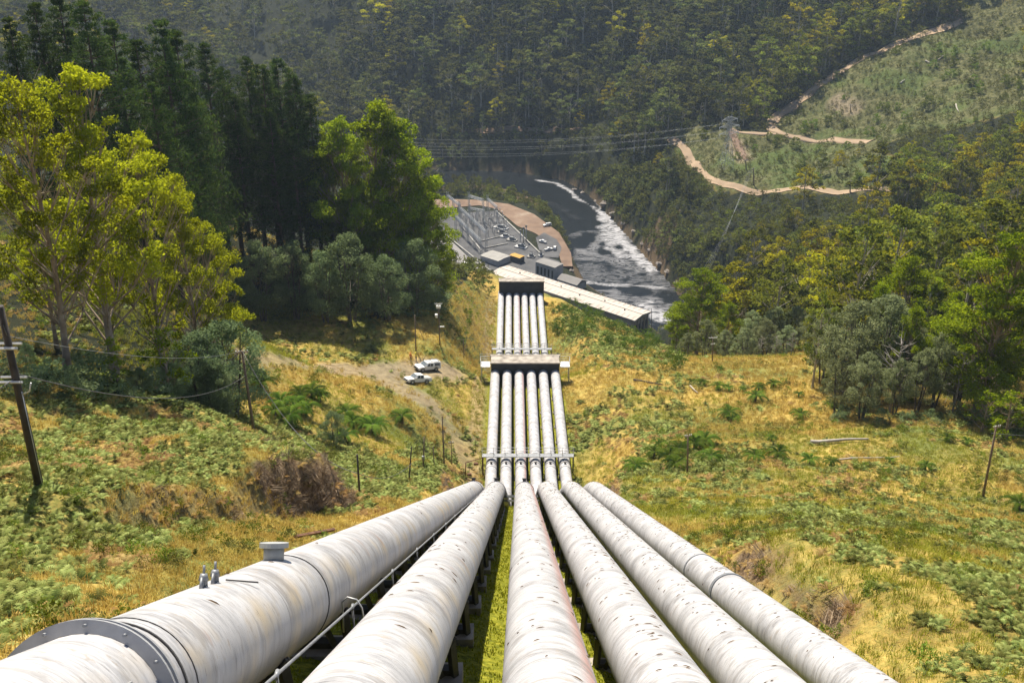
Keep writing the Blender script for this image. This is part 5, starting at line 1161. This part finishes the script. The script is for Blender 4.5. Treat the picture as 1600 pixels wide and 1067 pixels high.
# --- forests scattered in world space
S_far = proj
BLOCK = [(CLEAR1, 1), (CLEAR2, 1)]
RIVPX = [(800, 296), (815, 282), (840, 277), (880, 276), (920, 300), (958, 338), (992, 376), (1020, 405), (1045, 435), (1050, 465), (1040, 500), (900, 470), (885, 400), (870, 345), (835, 308)]
YPX = [(690, 300), (762, 306), (815, 318), (850, 338), (905, 400), (1020, 480), (1020, 530), (700, 530)]
ROADPX = [(a, b) for r_ in ROADS for a, b in r_]
def fbad(x, y, z, h):
    bad = np.zeros(x.shape, bool)
    for f in (0, .25, .5, .75, 1.0):
        px, py, d = proj(x, y, z + h * f)
        bad |= inpoly(px, py, CLEAR1) & (y > 480) | inpoly(px, py, RIVPX) | inpoly(px, py, YPX)
        for r_ in ROADS + [UPTRK]: bad |= (dseg(px, py, r_) < 9) & (y > 300)
        if f < .9: bad |= inpoly(px, py, CLEAR2) & ~((px > 1255) & (py > 232))
    return bad
rg = np.random.RandomState(5); pts = []
def cand(x0, x1, y0, y1, sp):
    xs = np.arange(x0, x1, sp); ys = np.arange(y0, y1, sp); X, Y = np.meshgrid(xs, ys); X = X + rg.uniform(-.48, .48, X.shape) * sp; Y = Y + rg.uniform(-.48, .48, Y.shape) * sp; return X.ravel(), Y.ravel()
x1_, y1_ = cand(-420, 480, 180, 760, 9.6); x2_, y2_ = cand(-480, 520, 760, 1130, 12.0)
x = np.concatenate([x1_, x2_]); y = np.concatenate([y1_, y2_]); z = H(x, y)
ok = ~(inpoly(x, y, RIVER) | (dseg(x, y, RIVER, True) < 5)) & ~(inpoly(x, y, YARD) | (dseg(x, y, YARD, True) < 3))
hgt_ = np.where(z < 60, 24, 27) * rg.uniform(.5, 1.35, len(x))
# smaller growth along banks
nr = dseg(x, y, RIVER, True); hgt_ = np.where(nr < 20, hgt_ * .42, hgt_)
px, py, d = proj(x, y, z); pxt, pyt, _ = proj(x, y, z + hgt_)
vis = (pxt > -500) & (pxt < 2100) & (pyt < 640) & (py > -10)
ok &= (y > 300) | (x > 50) | (px < -70)
nearslope = (y < 470) & (x > -8 - 0 * y) & (x < np.interp(y, [300, 360, 470], [52, 66, 90]))
lefts = (y < 480) & (x < -8) & (x > -60)
# forest gaps by noise
gap = fbm(x, y, 60, 91) ; ok &= ~((gap > .66) & (rg.rand(len(x)) < .5))
sc3 = inpoly(px, py, CLEAR3)
small = sc3 | (inpoly(px, py, CLEAR2))
bad = fbad(x, y, z, hgt_)
low = bad & ~fbad(x, y, z, hgt_ * .35) & (y > 500); hgt_ = np.where(low, hgt_ * .35, hgt_); bad &= ~low
ok &= ~bad & ~nearslope & ~lefts & vis & ~(small & (rg.rand(len(x)) < np.where((px > 1255) & (py > 232), .45, np.where(sc3, .82, .93)))) & ~(inpoly(px, py, CLEAR1) & (rg.rand(len(x)) < .97))
ok &= ~((y < 345) & ((px < 1310) | (py > 610) | (x < 60)) & ~((y > 262) & (x > 60))) & ~((x < -55) & (y < 520) & (px > -70))
# hidden by the left wood entirely
hid = (pxt > -60) & (pxt < 480) & (pyt > np.interp(pxt, [0, 130, 250, 480], [60, 60, 90, 190])); ok &= ~hid
hid2 = (pxt < 690) & (pyt > np.interp(pxt, [480, 520, 600, 690], [230, 215, 230, 330])) ; ok &= ~hid2
x, y, z, hgt_, px, py, d, pxt, pyt, nr = [a_[ok] for a_ in (x, y, z, hgt_, px, py, d, pxt, pyt, nr)]
print('forest', len(x))
# which are sunlit mixed forest on the right
right = (x > np.interp(y, [300, 560, 700, 900], [60, 95, 150, 220]))
sizepx = hgt_ / d
order = np.argsort(-sizepx * (1 + .0 * x)); ind = np.zeros(len(x), bool)
inframe = (pxt > -5) & (pxt < 1605) & (pyt > -5)
order = [i for i in order if inframe[i]]
nind = 255
for i in order[:nind]: ind[i] = True
def seclabel(x, y, px, py, kind):
    side = 'beside the river' if y < 620 and abs(x) < 110 else ('below the lower dirt road' if py > 300 and px > 1050 else ('on the right hillside' if px > 1300 else ('near the lattice tower' if px > 1050 else 'on the shaded slope across the river')))
    return {'mid_gum': 'slender pale-stemmed gum with a yellow-green crown ', 'mid_round': 'low round olive-green gum ', 'far_gum': 'tall pale-stemmed gum with a dark crown ', 'far_round': 'low round dark gum ', 'lit_gum': 'gum with a bright yellow sunlit crown '}[kind] + side
for i in np.nonzero(ind)[0]:
    tall = rg.rand() < .62 and nr[i] > 20
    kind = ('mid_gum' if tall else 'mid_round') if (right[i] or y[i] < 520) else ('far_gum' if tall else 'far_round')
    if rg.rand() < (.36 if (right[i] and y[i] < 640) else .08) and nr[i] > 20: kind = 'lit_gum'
    hh = float(hgt_[i]) * (1 if kind in ('mid_gum', 'far_gum') else (.85 if kind == 'lit_gum' else .72)); lab = seclabel(x[i], y[i], px[i], py[i], kind)
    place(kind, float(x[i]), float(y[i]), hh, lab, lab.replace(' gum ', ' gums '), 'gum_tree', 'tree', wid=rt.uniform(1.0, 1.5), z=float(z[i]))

# geometry-node scatter for what nobody could count
def scatter(name, label, P_, sc, rz, meshes, pick=None, tiltv=None):
    col = bpy.data.collections.new(name + '_kinds')
    for k, me in enumerate(meshes):
        ms = me if isinstance(me, (tuple, list)) else (me,)
        if len(ms) == 1: o = bpy.data.objects.new(f'{name}_kind_{k:02d}', ms[0])
        else:
            import bmesh
            bm = bmesh.new(); mats = []
            jm = bpy.data.meshes.new('plant')
            for m_ in ms:
                n0 = len(bm.faces); bm.from_mesh(m_); bm.faces.ensure_lookup_table()
                for f in bm.faces[n0:]: f.material_index = len(mats)
                mats.append(m_.materials[0])
            bm.to_mesh(jm); bm.free()
            for m_ in mats: jm.materials.append(m_)
            o = bpy.data.objects.new(f'{name}_kind_{k:02d}', jm)
        col.objects.link(o)
    n_ = len(P_); me = bpy.data.meshes.new(name); me.vertices.add(n_); me.vertices.foreach_set('co', np.asarray(P_, np.float32).ravel())
    rot = np.zeros((n_, 3), np.float32); rot[:, 2] = rz
    if tiltv is not None: rot[:, :2] = tiltv
    a = me.attributes.new('rot', 'FLOAT_VECTOR', 'POINT'); a.data.foreach_set('vector', rot.ravel())
    sc = np.asarray(sc, np.float32); sc = np.repeat(sc[:, None], 3, 1) if sc.ndim == 1 else sc
    a = me.attributes.new('scl', 'FLOAT_VECTOR', 'POINT'); a.data.foreach_set('vector', sc.astype(np.float32).ravel())
    a = me.attributes.new('pick', 'INT', 'POINT'); a.data.foreach_set('value', (np.asarray(pick) if pick is not None else np.random.RandomState(1).randint(0, len(meshes), n_)).astype(np.int32))
    o = bpy.data.objects.new(name, me); link(o); tag(o, label, name.replace('_', ' '), kind='stuff')
    ng = bpy.data.node_groups.new(name + '_nodes', 'GeometryNodeTree'); ng.interface.new_socket('Geometry', in_out='INPUT', socket_type='NodeSocketGeometry'); ng.interface.new_socket('Geometry', in_out='OUTPUT', socket_type='NodeSocketGeometry')
    gi = ng.nodes.new('NodeGroupInput'); go = ng.nodes.new('NodeGroupOutput'); ip = ng.nodes.new('GeometryNodeInstanceOnPoints'); ci = ng.nodes.new('GeometryNodeCollectionInfo')
    ci.inputs['Collection'].default_value = col; ci.inputs['Separate Children'].default_value = True; ci.inputs['Reset Children'].default_value = True; ci.transform_space = 'ORIGINAL'
    def na(nm, typ):
        q = ng.nodes.new('GeometryNodeInputNamedAttribute'); q.data_type = typ; q.inputs['Name'].default_value = nm; return [s for s in q.outputs if s.enabled and s.name == 'Attribute'][0]
    ip.inputs['Pick Instance'].default_value = True
    ng.links.new(gi.outputs[0], ip.inputs['Points']); ng.links.new(ci.outputs[0], ip.inputs['Instance']); ng.links.new(na('pick', 'INT'), ip.inputs['Instance Index']); ng.links.new(na('scl', 'FLOAT_VECTOR'), ip.inputs['Scale'])
    e2 = ng.nodes.new('FunctionNodeEulerToRotation'); ng.links.new(na('rot', 'FLOAT_VECTOR'), e2.inputs[0]); ng.links.new(e2.outputs[0], ip.inputs['Rotation'])
    ng.links.new(ip.outputs[0], go.inputs[0]); md = o.modifiers.new('scatter', 'NODES'); md.node_group = ng; return o
fm = PR_['far_gum'][0] + PR_['far_round'][0] + PR_['mid_gum'][0] + PR_['mid_round'][0] + PR_['lit_gum'][0]; h0s = [30] * 4 + [20] * 3 + [28] * 4 + [18] * 3 + [26] * 3
ii = np.nonzero(~ind)[0]; tall = (rg.rand(len(ii)) < .6) & (nr[ii] > 20); rt_ = right[ii] & (y[ii] < 760)
pk = np.where(rt_, np.where(tall, 7 + rg.randint(0, 4, len(ii)), 11 + rg.randint(0, 3, len(ii))), np.where(tall, rg.randint(0, 4, len(ii)), 4 + rg.randint(0, 3, len(ii))))
lit = (rg.rand(len(ii)) < np.where(rt_, .34, .09)) & (nr[ii] > 20); pk = np.where(lit, 14 + rg.randint(0, 3, len(ii)), pk)
hs_ = hgt_[ii] * np.where(tall, 1, .72) / np.array(h0s)[pk]; wd_ = hs_ * rg.uniform(1.1, 1.75, len(ii))
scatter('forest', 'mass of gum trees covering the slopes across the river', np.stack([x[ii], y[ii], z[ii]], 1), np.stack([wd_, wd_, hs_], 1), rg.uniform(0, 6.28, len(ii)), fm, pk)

for k, (a, b, hh) in enumerate([(704, 312, 9), (716, 309, 11), (728, 308, 8), (741, 308, 13), (753, 309, 9), (766, 311, 8), (780, 313, 9), (793, 315, 7), (806, 318, 8), (819, 322, 9), (830, 327, 7), (842, 333, 7), (852, 341, 6), (862, 352, 5), (870, 362, 5), (722, 300, 10), (748, 300, 9), (775, 304, 8), (800, 309, 7)]):
    p = hit(a, b - 4, 300); place('mid_gum' if k == 3 else 'mid_round', float(p[0]), float(p[1]), hh, 'slim pale gum standing alone above the scrub on the inner river bank' if k == 3 else 'low olive tree on the river bank behind the brown dirt road', 'trees on the inner river bank', 'gum_tree', 'tree', wid=1.2, z=float(p[2]))
# --- understorey and scrub on far slopes
shr = [gum(101 + k, 4, .0, 2.2, 8, 38, .55, B_wat, L_scrub, cs=.5)[1] for k in range(3)]
shd = [gum(105 + k, 4, .0, 2.4, 8, 38, .6, B_wat, L_drk, cs=.5)[1] for k in range(3)]
X, Y = cand(-420, 470, 460, 1000, 3.4); Z = H(X, Y); px, py, d = proj(X, Y, Z)
o1 = (inpoly(px, py, CLEAR1) | inpoly(px, py, CLEAR2)) & (Y > 470)
for r_ in ROADS: o1 &= dseg(px, py, r_) > 5
o1 &= (fbm(X, Y, 14, 55) + .25 * rg.rand(len(X)) > .42)
s_ = rg.uniform(.18, .62, o1.sum()) * (1 + .9 * (rg.rand(o1.sum()) < .04))
scatter('scrub', 'low grey-green regrowth scrub over the cleared hillside', np.stack([X, Y, Z], 1)[o1], s_, rg.uniform(0, 6.28, o1.sum()), shr)
X, Y = cand(-330, 400, 300, 900, 5.2); Z = H(X, Y); px, py, d = proj(X, Y, Z)
o2 = ~inpoly(px, py, CLEAR1) & ~inpoly(px, py, CLEAR2) & ~inpoly(X, Y, RIVER) & ~((Y < 900) & (px < 480)) & (dseg(X, Y, RIVER, True) > 2.0) & ~inpoly(X, Y, YARD) & (dseg(X, Y, YARD, True) > 2) & (px > 250) & (px < 1900) & (py > -40) & ~((Y < 470) & (X > -8) & (X < 66))
o2 &= ~((X < -25) & (Y < 520))
for r_ in ROADS + [ROADS[0]]: o2 &= dseg(px, py, r_) > 7
s_ = rg.uniform(.5, 1.3, o2.sum()) * np.where(dseg(X[o2], Y[o2], RIVER, True) < 12, .6, 1)
scatter('undergrowth', 'dark undergrowth beneath the forest and along the river banks', np.stack([X, Y, Z], 1)[o2], s_, rg.uniform(0, 6.28, o2.sum()), shd)

X, Y = cand(-400, 40, 860, 1130, 5.5); Z = H(X, Y); px, py, d = proj(X, Y, Z); o3 = inpoly(px, py, CLEAR3) & (py > -15)
scatter('heath', 'dark low heath on the distant slope at the top left', np.stack([X, Y, Z], 1)[o3], rg.uniform(.35, .9, o3.sum()), rg.uniform(0, 6.28, o3.sum()), shd)
X, Y = cand(-40, 140, 470, 780, 3.0); Z = H(X, Y); px, py, d = proj(X, Y, Z); o4 = (px > 840) & (px < 1120) & (py > 262) & (py < 480) & ~inpoly(X, Y, RIVER) & (dseg(X, Y, RIVER, True) > 1.5) & (X > np.interp(Y, [470, 560, 700, 780], [60, 50, -60, -60]))
o4 &= ~inpoly(X, Y, YARD) & (fbm(X, Y, 18, 58) > .36)
for r_ in ROADS: o4 &= dseg(px, py, r_) > 8
scatter('bank_scrub', 'dense dark scrub on the steep far river bank', np.stack([X, Y, Z], 1)[o4], rg.uniform(.5, 1.5, o4.sum()), rg.uniform(0, 6.28, o4.sum()), shd)
# --- near ground cover
def off_corr(x, y): return np.minimum(np.abs(x - axis_at(0, np.clip(y, -14, 478))[0]), np.abs(x - axis_at(5, np.clip(y, -14, 478))[0])) * ((x < axis_at(0, np.clip(y, -14, 478))[0]) | (x > axis_at(5, np.clip(y, -14, 478))[0]))
TRK = [hit(a, b)[:2] for a, b in [(385, 560), (450, 565), (530, 575), (600, 592), (640, 612), (668, 640), (700, 665), (738, 735)]]
LOT = [hit(a, b)[:2] for a, b in [(600, 583), (695, 580)]]
def near_pts(sp, y0, y1):
    X, Y = cand(-105, 120, y0, y1, sp); Z = H(X, Y); px, py, d = proj(X, Y, Z)
    k = (px > -300) & (px < 1900) & (py < 1150) & (off_corr(X, Y) > 1.3) & ((np.where(Y > 165, 3.9, 1.7) < dseg(X, Y, TRK)) & (dseg(X, Y, LOT) > 4.0) | (rg.rand(len(X)) < .12)); return X[k], Y[k], Z[k], px[k], py[k], d[k]
FERN_L = [(-60, 600), (300, 600), (380, 670), (370, 710), (280, 745), (200, 770), (130, 820), (70, 870), (0, 900), (-60, 910)]
FERN_M = [(400, 680), (520, 690), (640, 740), (735, 720), (740, 745), (640, 760), (560, 800), (500, 800), (480, 740), (400, 700)]
FERN_R = [(900, 760), (1080, 700), (1250, 690), (1640, 690), (1640, 860), (1500, 880), (1300, 860), (1120, 830), (1000, 780)]
FERN_R2 = [(1330, 850), (1640, 820), (1640, 1100), (1500, 1100), (1400, 960)]
FERN_P = [[(890, 650), (1000, 640), (1060, 620), (1080, 660), (1000, 690), (900, 700)], [(960, 610), (1060, 600), (1070, 640), (1000, 660)], [(880, 480), (960, 500), (1060, 560), (1000, 580), (900, 550)], [(640, 690), (740, 700), (740, 750), (650, 750)]]
def zone(px, py, poly, soft=40):
    return np.where(inpoly(px, py, poly), 1.0, 1 - np.clip(dseg(px, py, poly, True) / soft, 0, 1))
bk = [fronds_mesh('bracken', 200 + k, 11, .40, .85, L_fern, .12, 7, .32, .8, .4) for k in range(4)]
bd = [fronds_mesh('bracken', 210 + k, 9, .42, .6, L_dryf, .05, 6, .30, .9, .4) for k in range(2)]
gs = [grass_mesh('tussock', 220 + k, 36, .45, .6, L_straw, .014) for k in range(3)]; gg = [grass_mesh('tussock', 230 + k, 36, .30, .6, L_grass, .014) for k in range(2)]
X, Y, Z, px, py, d = near_pts(.44, 14, 70); A2 = near_pts(.62, 70, 150); A3 = near_pts(.95, 150, 300)
X, Y, Z, px, py, d = [np.concatenate(q) for q in zip((X, Y, Z, px, py, d), A2, A3)]
fz = np.maximum.reduce([zone(px, py, FERN_L), zone(px, py, FERN_M, 20), zone(px, py, FERN_R) * .50, zone(px, py, FERN_R2, 60) * .54, zone(px, py, [(-60, 880), (60, 860), (200, 800), (330, 790), (260, 860), (100, 940), (-60, 1000)], 50) * .62] + [zone(px, py, q, 20) * .8 for q in FERN_P])
nn = fbm(X, Y, 9, 71) * .5 + fbm(X, Y, 2.2, 72) * .5
lw = inpoly(px, py, LEFTWOOD) & (Y > 75)
earthy = (np.hypot((H(X + .5, Y) - H(X - .5, Y)), (H(X, Y + .5) - H(X, Y - .5))) > 1.15) & (Y < 120)
u_ = rg.rand(len(X))
isf = (fz * .78 + (nn - .5) * 3.0 > .42) & (u_ < np.where(fz > .5, .85, .7)) & ~earthy
dry = isf & (fbm(X, Y, 5, 73) > .66) & (rg.rand(len(X)) < .8)
ss_ = rg.uniform(.5, 1.3, len(X)) * np.where(Y > 150, 1.5, np.where(Y > 70, 1.1, .82))
lift = 0
def sc_(name, lab, k, ms, scl): 
    q = np.stack([X[k], Y[k], Z[k] + lift], 1); scatter(name, lab, q, ss_[k] * scl, rg.uniform(0, 6.28, k.sum()), ms, tiltv=rg.normal(0, .15, (k.sum(), 2)))
sc_('bracken', 'green bracken ferns carpeting the banks on both sides', isf & ~dry, bk, 1.0)
sc_('dry_bracken', 'rust-coloured dead bracken among the green ferns', dry | (~isf & (nn > .62) & (u_ < .3)) | (earthy & (u_ < .3)), bd, 1.0)
gr_ = (~isf & (u_ < .85)) & (~earthy | ((Y < 66) & (X < 0))); grn = (fbm(X, Y, 16, 74) > .56) & ((X > 0) | (Y > 100)) | ((X > 12) & (fbm(X, Y, 3, 79) > .46) & (zone(px, py, FERN_R) + zone(px, py, FERN_R2) > .5)) | ((zone(px, py, [(330, 490), (560, 500), (560, 540), (430, 555), (330, 540)], 25) > .3)) | ((off_corr(X, Y) < 2.2) & (Y < 90))
sc_('dry_grass', 'straw-coloured tussock grass over the open slopes', gr_ & ~grn & ~(lw & (u_ < .6)), gs, 1.0)
sc_('green_grass', 'green and yellow grass tussocks near the track and the pipes', gr_ & grn | (isf & (u_ < .12)), gg, 1.15)
wk = (rg.rand(len(X)) < np.where(fbm(X, Y, 7, 83) > .55, .10, .015)) & (Y < 230)
scatter('weeds', 'small leafy bushes and weeds dotted through the grass', np.stack([X, Y, Z], 1)[wk], rg.uniform(.10, .32, wk.sum()) * np.where(Y[wk] > 100, 1.5, 1), rg.uniform(0, 6.28, wk.sum()), [gum(111 + k, 3, .0, 1.7, 9, 60, .30, B_wat, L_bush, cs=.5)[1] for k in range(2)] + [gum(116 + k, 3, .0, 1.9, 8, 60, .26, B_wat, L_scrub, cs=.5)[1] for k in range(2)])
# tiny moss tufts between the pipes
X, Y = cand(-9, 14, 12, 100, .34); ins = off_corr(X, Y) < .8; X, Y = X[ins], Y[ins]; Z = H(X, Y); mg = [grass_mesh('moss', 240 + k, 20, .10, .38, L_moss, .018) for k in range(2)]
px, py, d = proj(X, Y, Z); k = (py < 1120) & (px > 0) & (rg.rand(len(X)) < .8)
scatter('moss', 'bright yellow-green moss and short grass in the strips between the penstocks', np.stack([X, Y, Z], 1)[k], rg.uniform(.7, 1.3, k.sum()), rg.uniform(0, 6.28, k.sum()), mg)
X, Y = cand(-6, 11.5, 140, 300, .9); Z = H(X, Y); k = rg.rand(len(X)) < .8
scatter('grass', 'green grass under the lower runs of the penstocks', np.stack([X, Y, Z], 1)[k], rg.uniform(.6, 1.0, k.sum()), rg.uniform(0, 6.28, k.sum()), gg)
# dry root mat hanging over the cut bank
rm = [grass_mesh('root_mat', 250 + k, 40, .8, .7, surf('dry_roots', (.12, .08, .05), (.36, .27, .18), 2, .95), .012) for k in range(2)]
Xr, Yr, Zr, px, py, d = near_pts(.42, 28, 84); k = (((Xr > 0) & (fbm(Xr, Yr, 3, 67) > .5)) | (Yr > 66) | (fbm(Xr, Yr, 4, 66) > .5)) & (np.hypot((H(Xr + .4, Yr) - H(Xr - .4, Yr)) / .8, (H(Xr, Yr + .4) - H(Xr, Yr - .4)) / .8) > 1.3) & (np.abs(Xr) < 24) & (rg.rand(len(Xr)) < .62)
scatter('roots', 'tangled dry roots and stems hanging over the cut earth banks', np.stack([Xr, Yr, Zr], 1)[k], rg.uniform(.7, 1.5, k.sum()), rg.uniform(0, 6.28, k.sum()), rm, tiltv=rg.normal(0, 1.0, (k.sum(), 2)))

# --- shrubs on the steep bank below block, and under the left wood
sb = [gum(111 + k, 3, .0, 1.7, 9, 110, .22, B_wat, L_tree, cs=.5)[1] for k in range(3)]
def bushes(lst, label, group, meshes, h0, hh, cat='bush'):
    for a, b, s in lst:
        p = hit(a, b); o = mobj('bush', meshes[rt.randrange(len(meshes))], None, tuple(p)); k = hh * s / h0; o.scale = (k * 1.15, k * 1.15, k); o.rotation_euler.z = rt.uniform(0, 6); tag(o, label, cat, group)
bl = []
for _ in range(70):
    a = rt.uniform(865, 1060); b = np.interp(a, [865, 950, 1060], [480, 505, 545]) + rt.uniform(-12, 42); bl.append((a, b, rt.uniform(.6, 1.3)))
bushes(bl, 'leafy green bush on the steep bank between the lower penstocks and the powerhouse', 'bushes on the bank above the powerhouse', sb, 3, 3.0)
bl = [(rt.uniform(690, 752), rt.uniform(425, 545), rt.uniform(.3, .8)) for _ in range(34)]
bl = [q for q in bl if q[0] < 690 + (q[1] - 420) * .1 + 52]
bushes(bl, 'low olive bush on the bank left of the lower penstocks', 'low bushes left of the lower penstocks', [m for m in sb], 3, 2.4)
sw = [gum(121 + k, 4, .0, 2.3, 10, 120, .28, B_wat, L_wat, cs=.5)[1] for k in range(2)]
bl = [(rt.uniform(335, 700), rt.uniform(455, 497), rt.uniform(.7, 1.3)) for _ in range(46)] + [(rt.uniform(0, 330), rt.uniform(600, 628), rt.uniform(.4, .9)) for _ in range(16)] + [(rt.uniform(1300, 1600), rt.uniform(640, 668), rt.uniform(.35, .7)) for _ in range(20)]
bushes(bl, 'dark undergrowth bush at the shaded foot of the trees', 'bushes at the foot of the trees', sw, 4, 4.0)

sc3_ = [gum(131 + k, 5, .0, 2.6, 11, 110, .42, B_wat, L_bush, cs=.46)[1] for k in range(3)]
bl = []
while len(bl) < 120:
    a, b = rt.uniform(1060, 1600), rt.uniform(20, 300)
    if (inpoly([a], [b], CLEAR1)[0] or inpoly([a], [b], CLEAR2)[0]) and min(dseg([a], [b], r_)[0] for r_ in ROADS) > 7 and abs(a - 1134) > 14: bl.append((a, b, rt.uniform(.35, 1.25) ** 1.3))
for up_, lab in ((True, 'round green bush on the large cleared hillside'), (False, 'round green bush on the cleared slope between the two dirt roads')):
    bushes([q for q in bl if inpoly([q[0]], [q[1]], CLEAR1)[0] == up_], lab, 'bushes on the large cleared hillside' if up_ else 'bushes between the dirt roads', sc3_, 5, 5.2)
# --- tree ferns
TF = [fronds_mesh('fronds', 300 + k, 22, 2.0, .6, L_tree, 1.0, 14, .17, 1.15, .18) for k in range(3)]
tfs = MB(); tfs.tube([(0, 0, -.3), (.03, 0, .5), (0, 0, 1.05)], [.22, .18, .2], 8); TS = tfs.mesh('trunk', B_pine)
def treefern(a, b, s, label, group):
    s = s * (1.35 if 'dirt track' in group else 1.2)
    p = hit(a, b); r = empty('tree_fern', p, rt.uniform(0, 6)); r.scale = (s,) * 3; tag(r, label, 'tree fern', group); mobj('trunk', TS, r); mobj('fronds', TF[rt.randrange(3)], r)
tl = [(410, 610, .9), (440, 640, 1.0), (470, 625, .9), (488, 622, .95), (455, 665, 1.15), (478, 650, .9), (430, 652, .8), (500, 628, .8), (543, 655, .95), (552, 668, .8), (584, 678, 1.15), (575, 670, .8), (628, 662, 1.0), (400, 600, .8), (540, 690, .8), (462, 645, 1.0)]
for a, b, s in tl:
    lab = 'round tree fern standing alone in the dry grass right of the other ferns' if a == 628 else ('broad dark tree fern right of the small lone wattle' if a in (584, 575) else 'green tree fern in the dense cluster between the wooden pole and the dirt track')
    treefern(a, b, s, lab, 'tree ferns below the dirt track')
tr_ = [(1080, 600, .5), (1092, 600, .5), (1100, 602, .5), (1122, 610, .8), (1138, 612, .6), (1125, 580, .5), (1185, 612, .8), (1180, 628, 1.0), (1208, 606, .8), (1160, 612, .5), (1138, 655, 1.05), (1145, 660, .7), (1178, 722, .85), (1215, 718, .9), (992, 738, .95), (1022, 715, .8), (1045, 722, 1.0), (1060, 712, 1.0), (1085, 705, 1.1), (1100, 700, 1.1), (1110, 722, .9), (1055, 735, .9), (1030, 700, .7), (1250, 655, .8), (1248, 620, .5), (1300, 640, .7), (1265, 727, .7), (1298, 728, .6), (1445, 735, .6), (1480, 690, .6), (1510, 695, .5), (1390, 725, .4), (1590, 798, .9), (1205, 690, .5)]
for a, b, s in tr_:
    lab = 'tree fern in the thick patch around the short grey pole' if 1015 < a < 1112 and b > 695 else ('small tree fern near the far edge of the dry field' if b < 640 else ('lone tree fern in the dry grass with a dark skirt' if 1130 < a < 1150 else ('tree fern dotted among the bracken on the right field')))
    treefern(a, b, s, lab, 'tree ferns on the right field')
# ------------------------------------------------------------------ air
HZ = MB(); HZ.box((0, 700, 132), (1300, 1500, 292)); m, t, o = newmat('haze'); v = t.nodes.new('ShaderNodeVolumePrincipled')
v.inputs['Color'].default_value = (.62, .78, 1, 1); v.inputs['Density'].default_value = .00009; v.inputs['Anisotropy'].default_value = .2
t.links.new(v.outputs[0], o.inputs['Volume']); tag(HZ.obj('haze', m), 'thin blue haze in the valley air', kind='stuff')
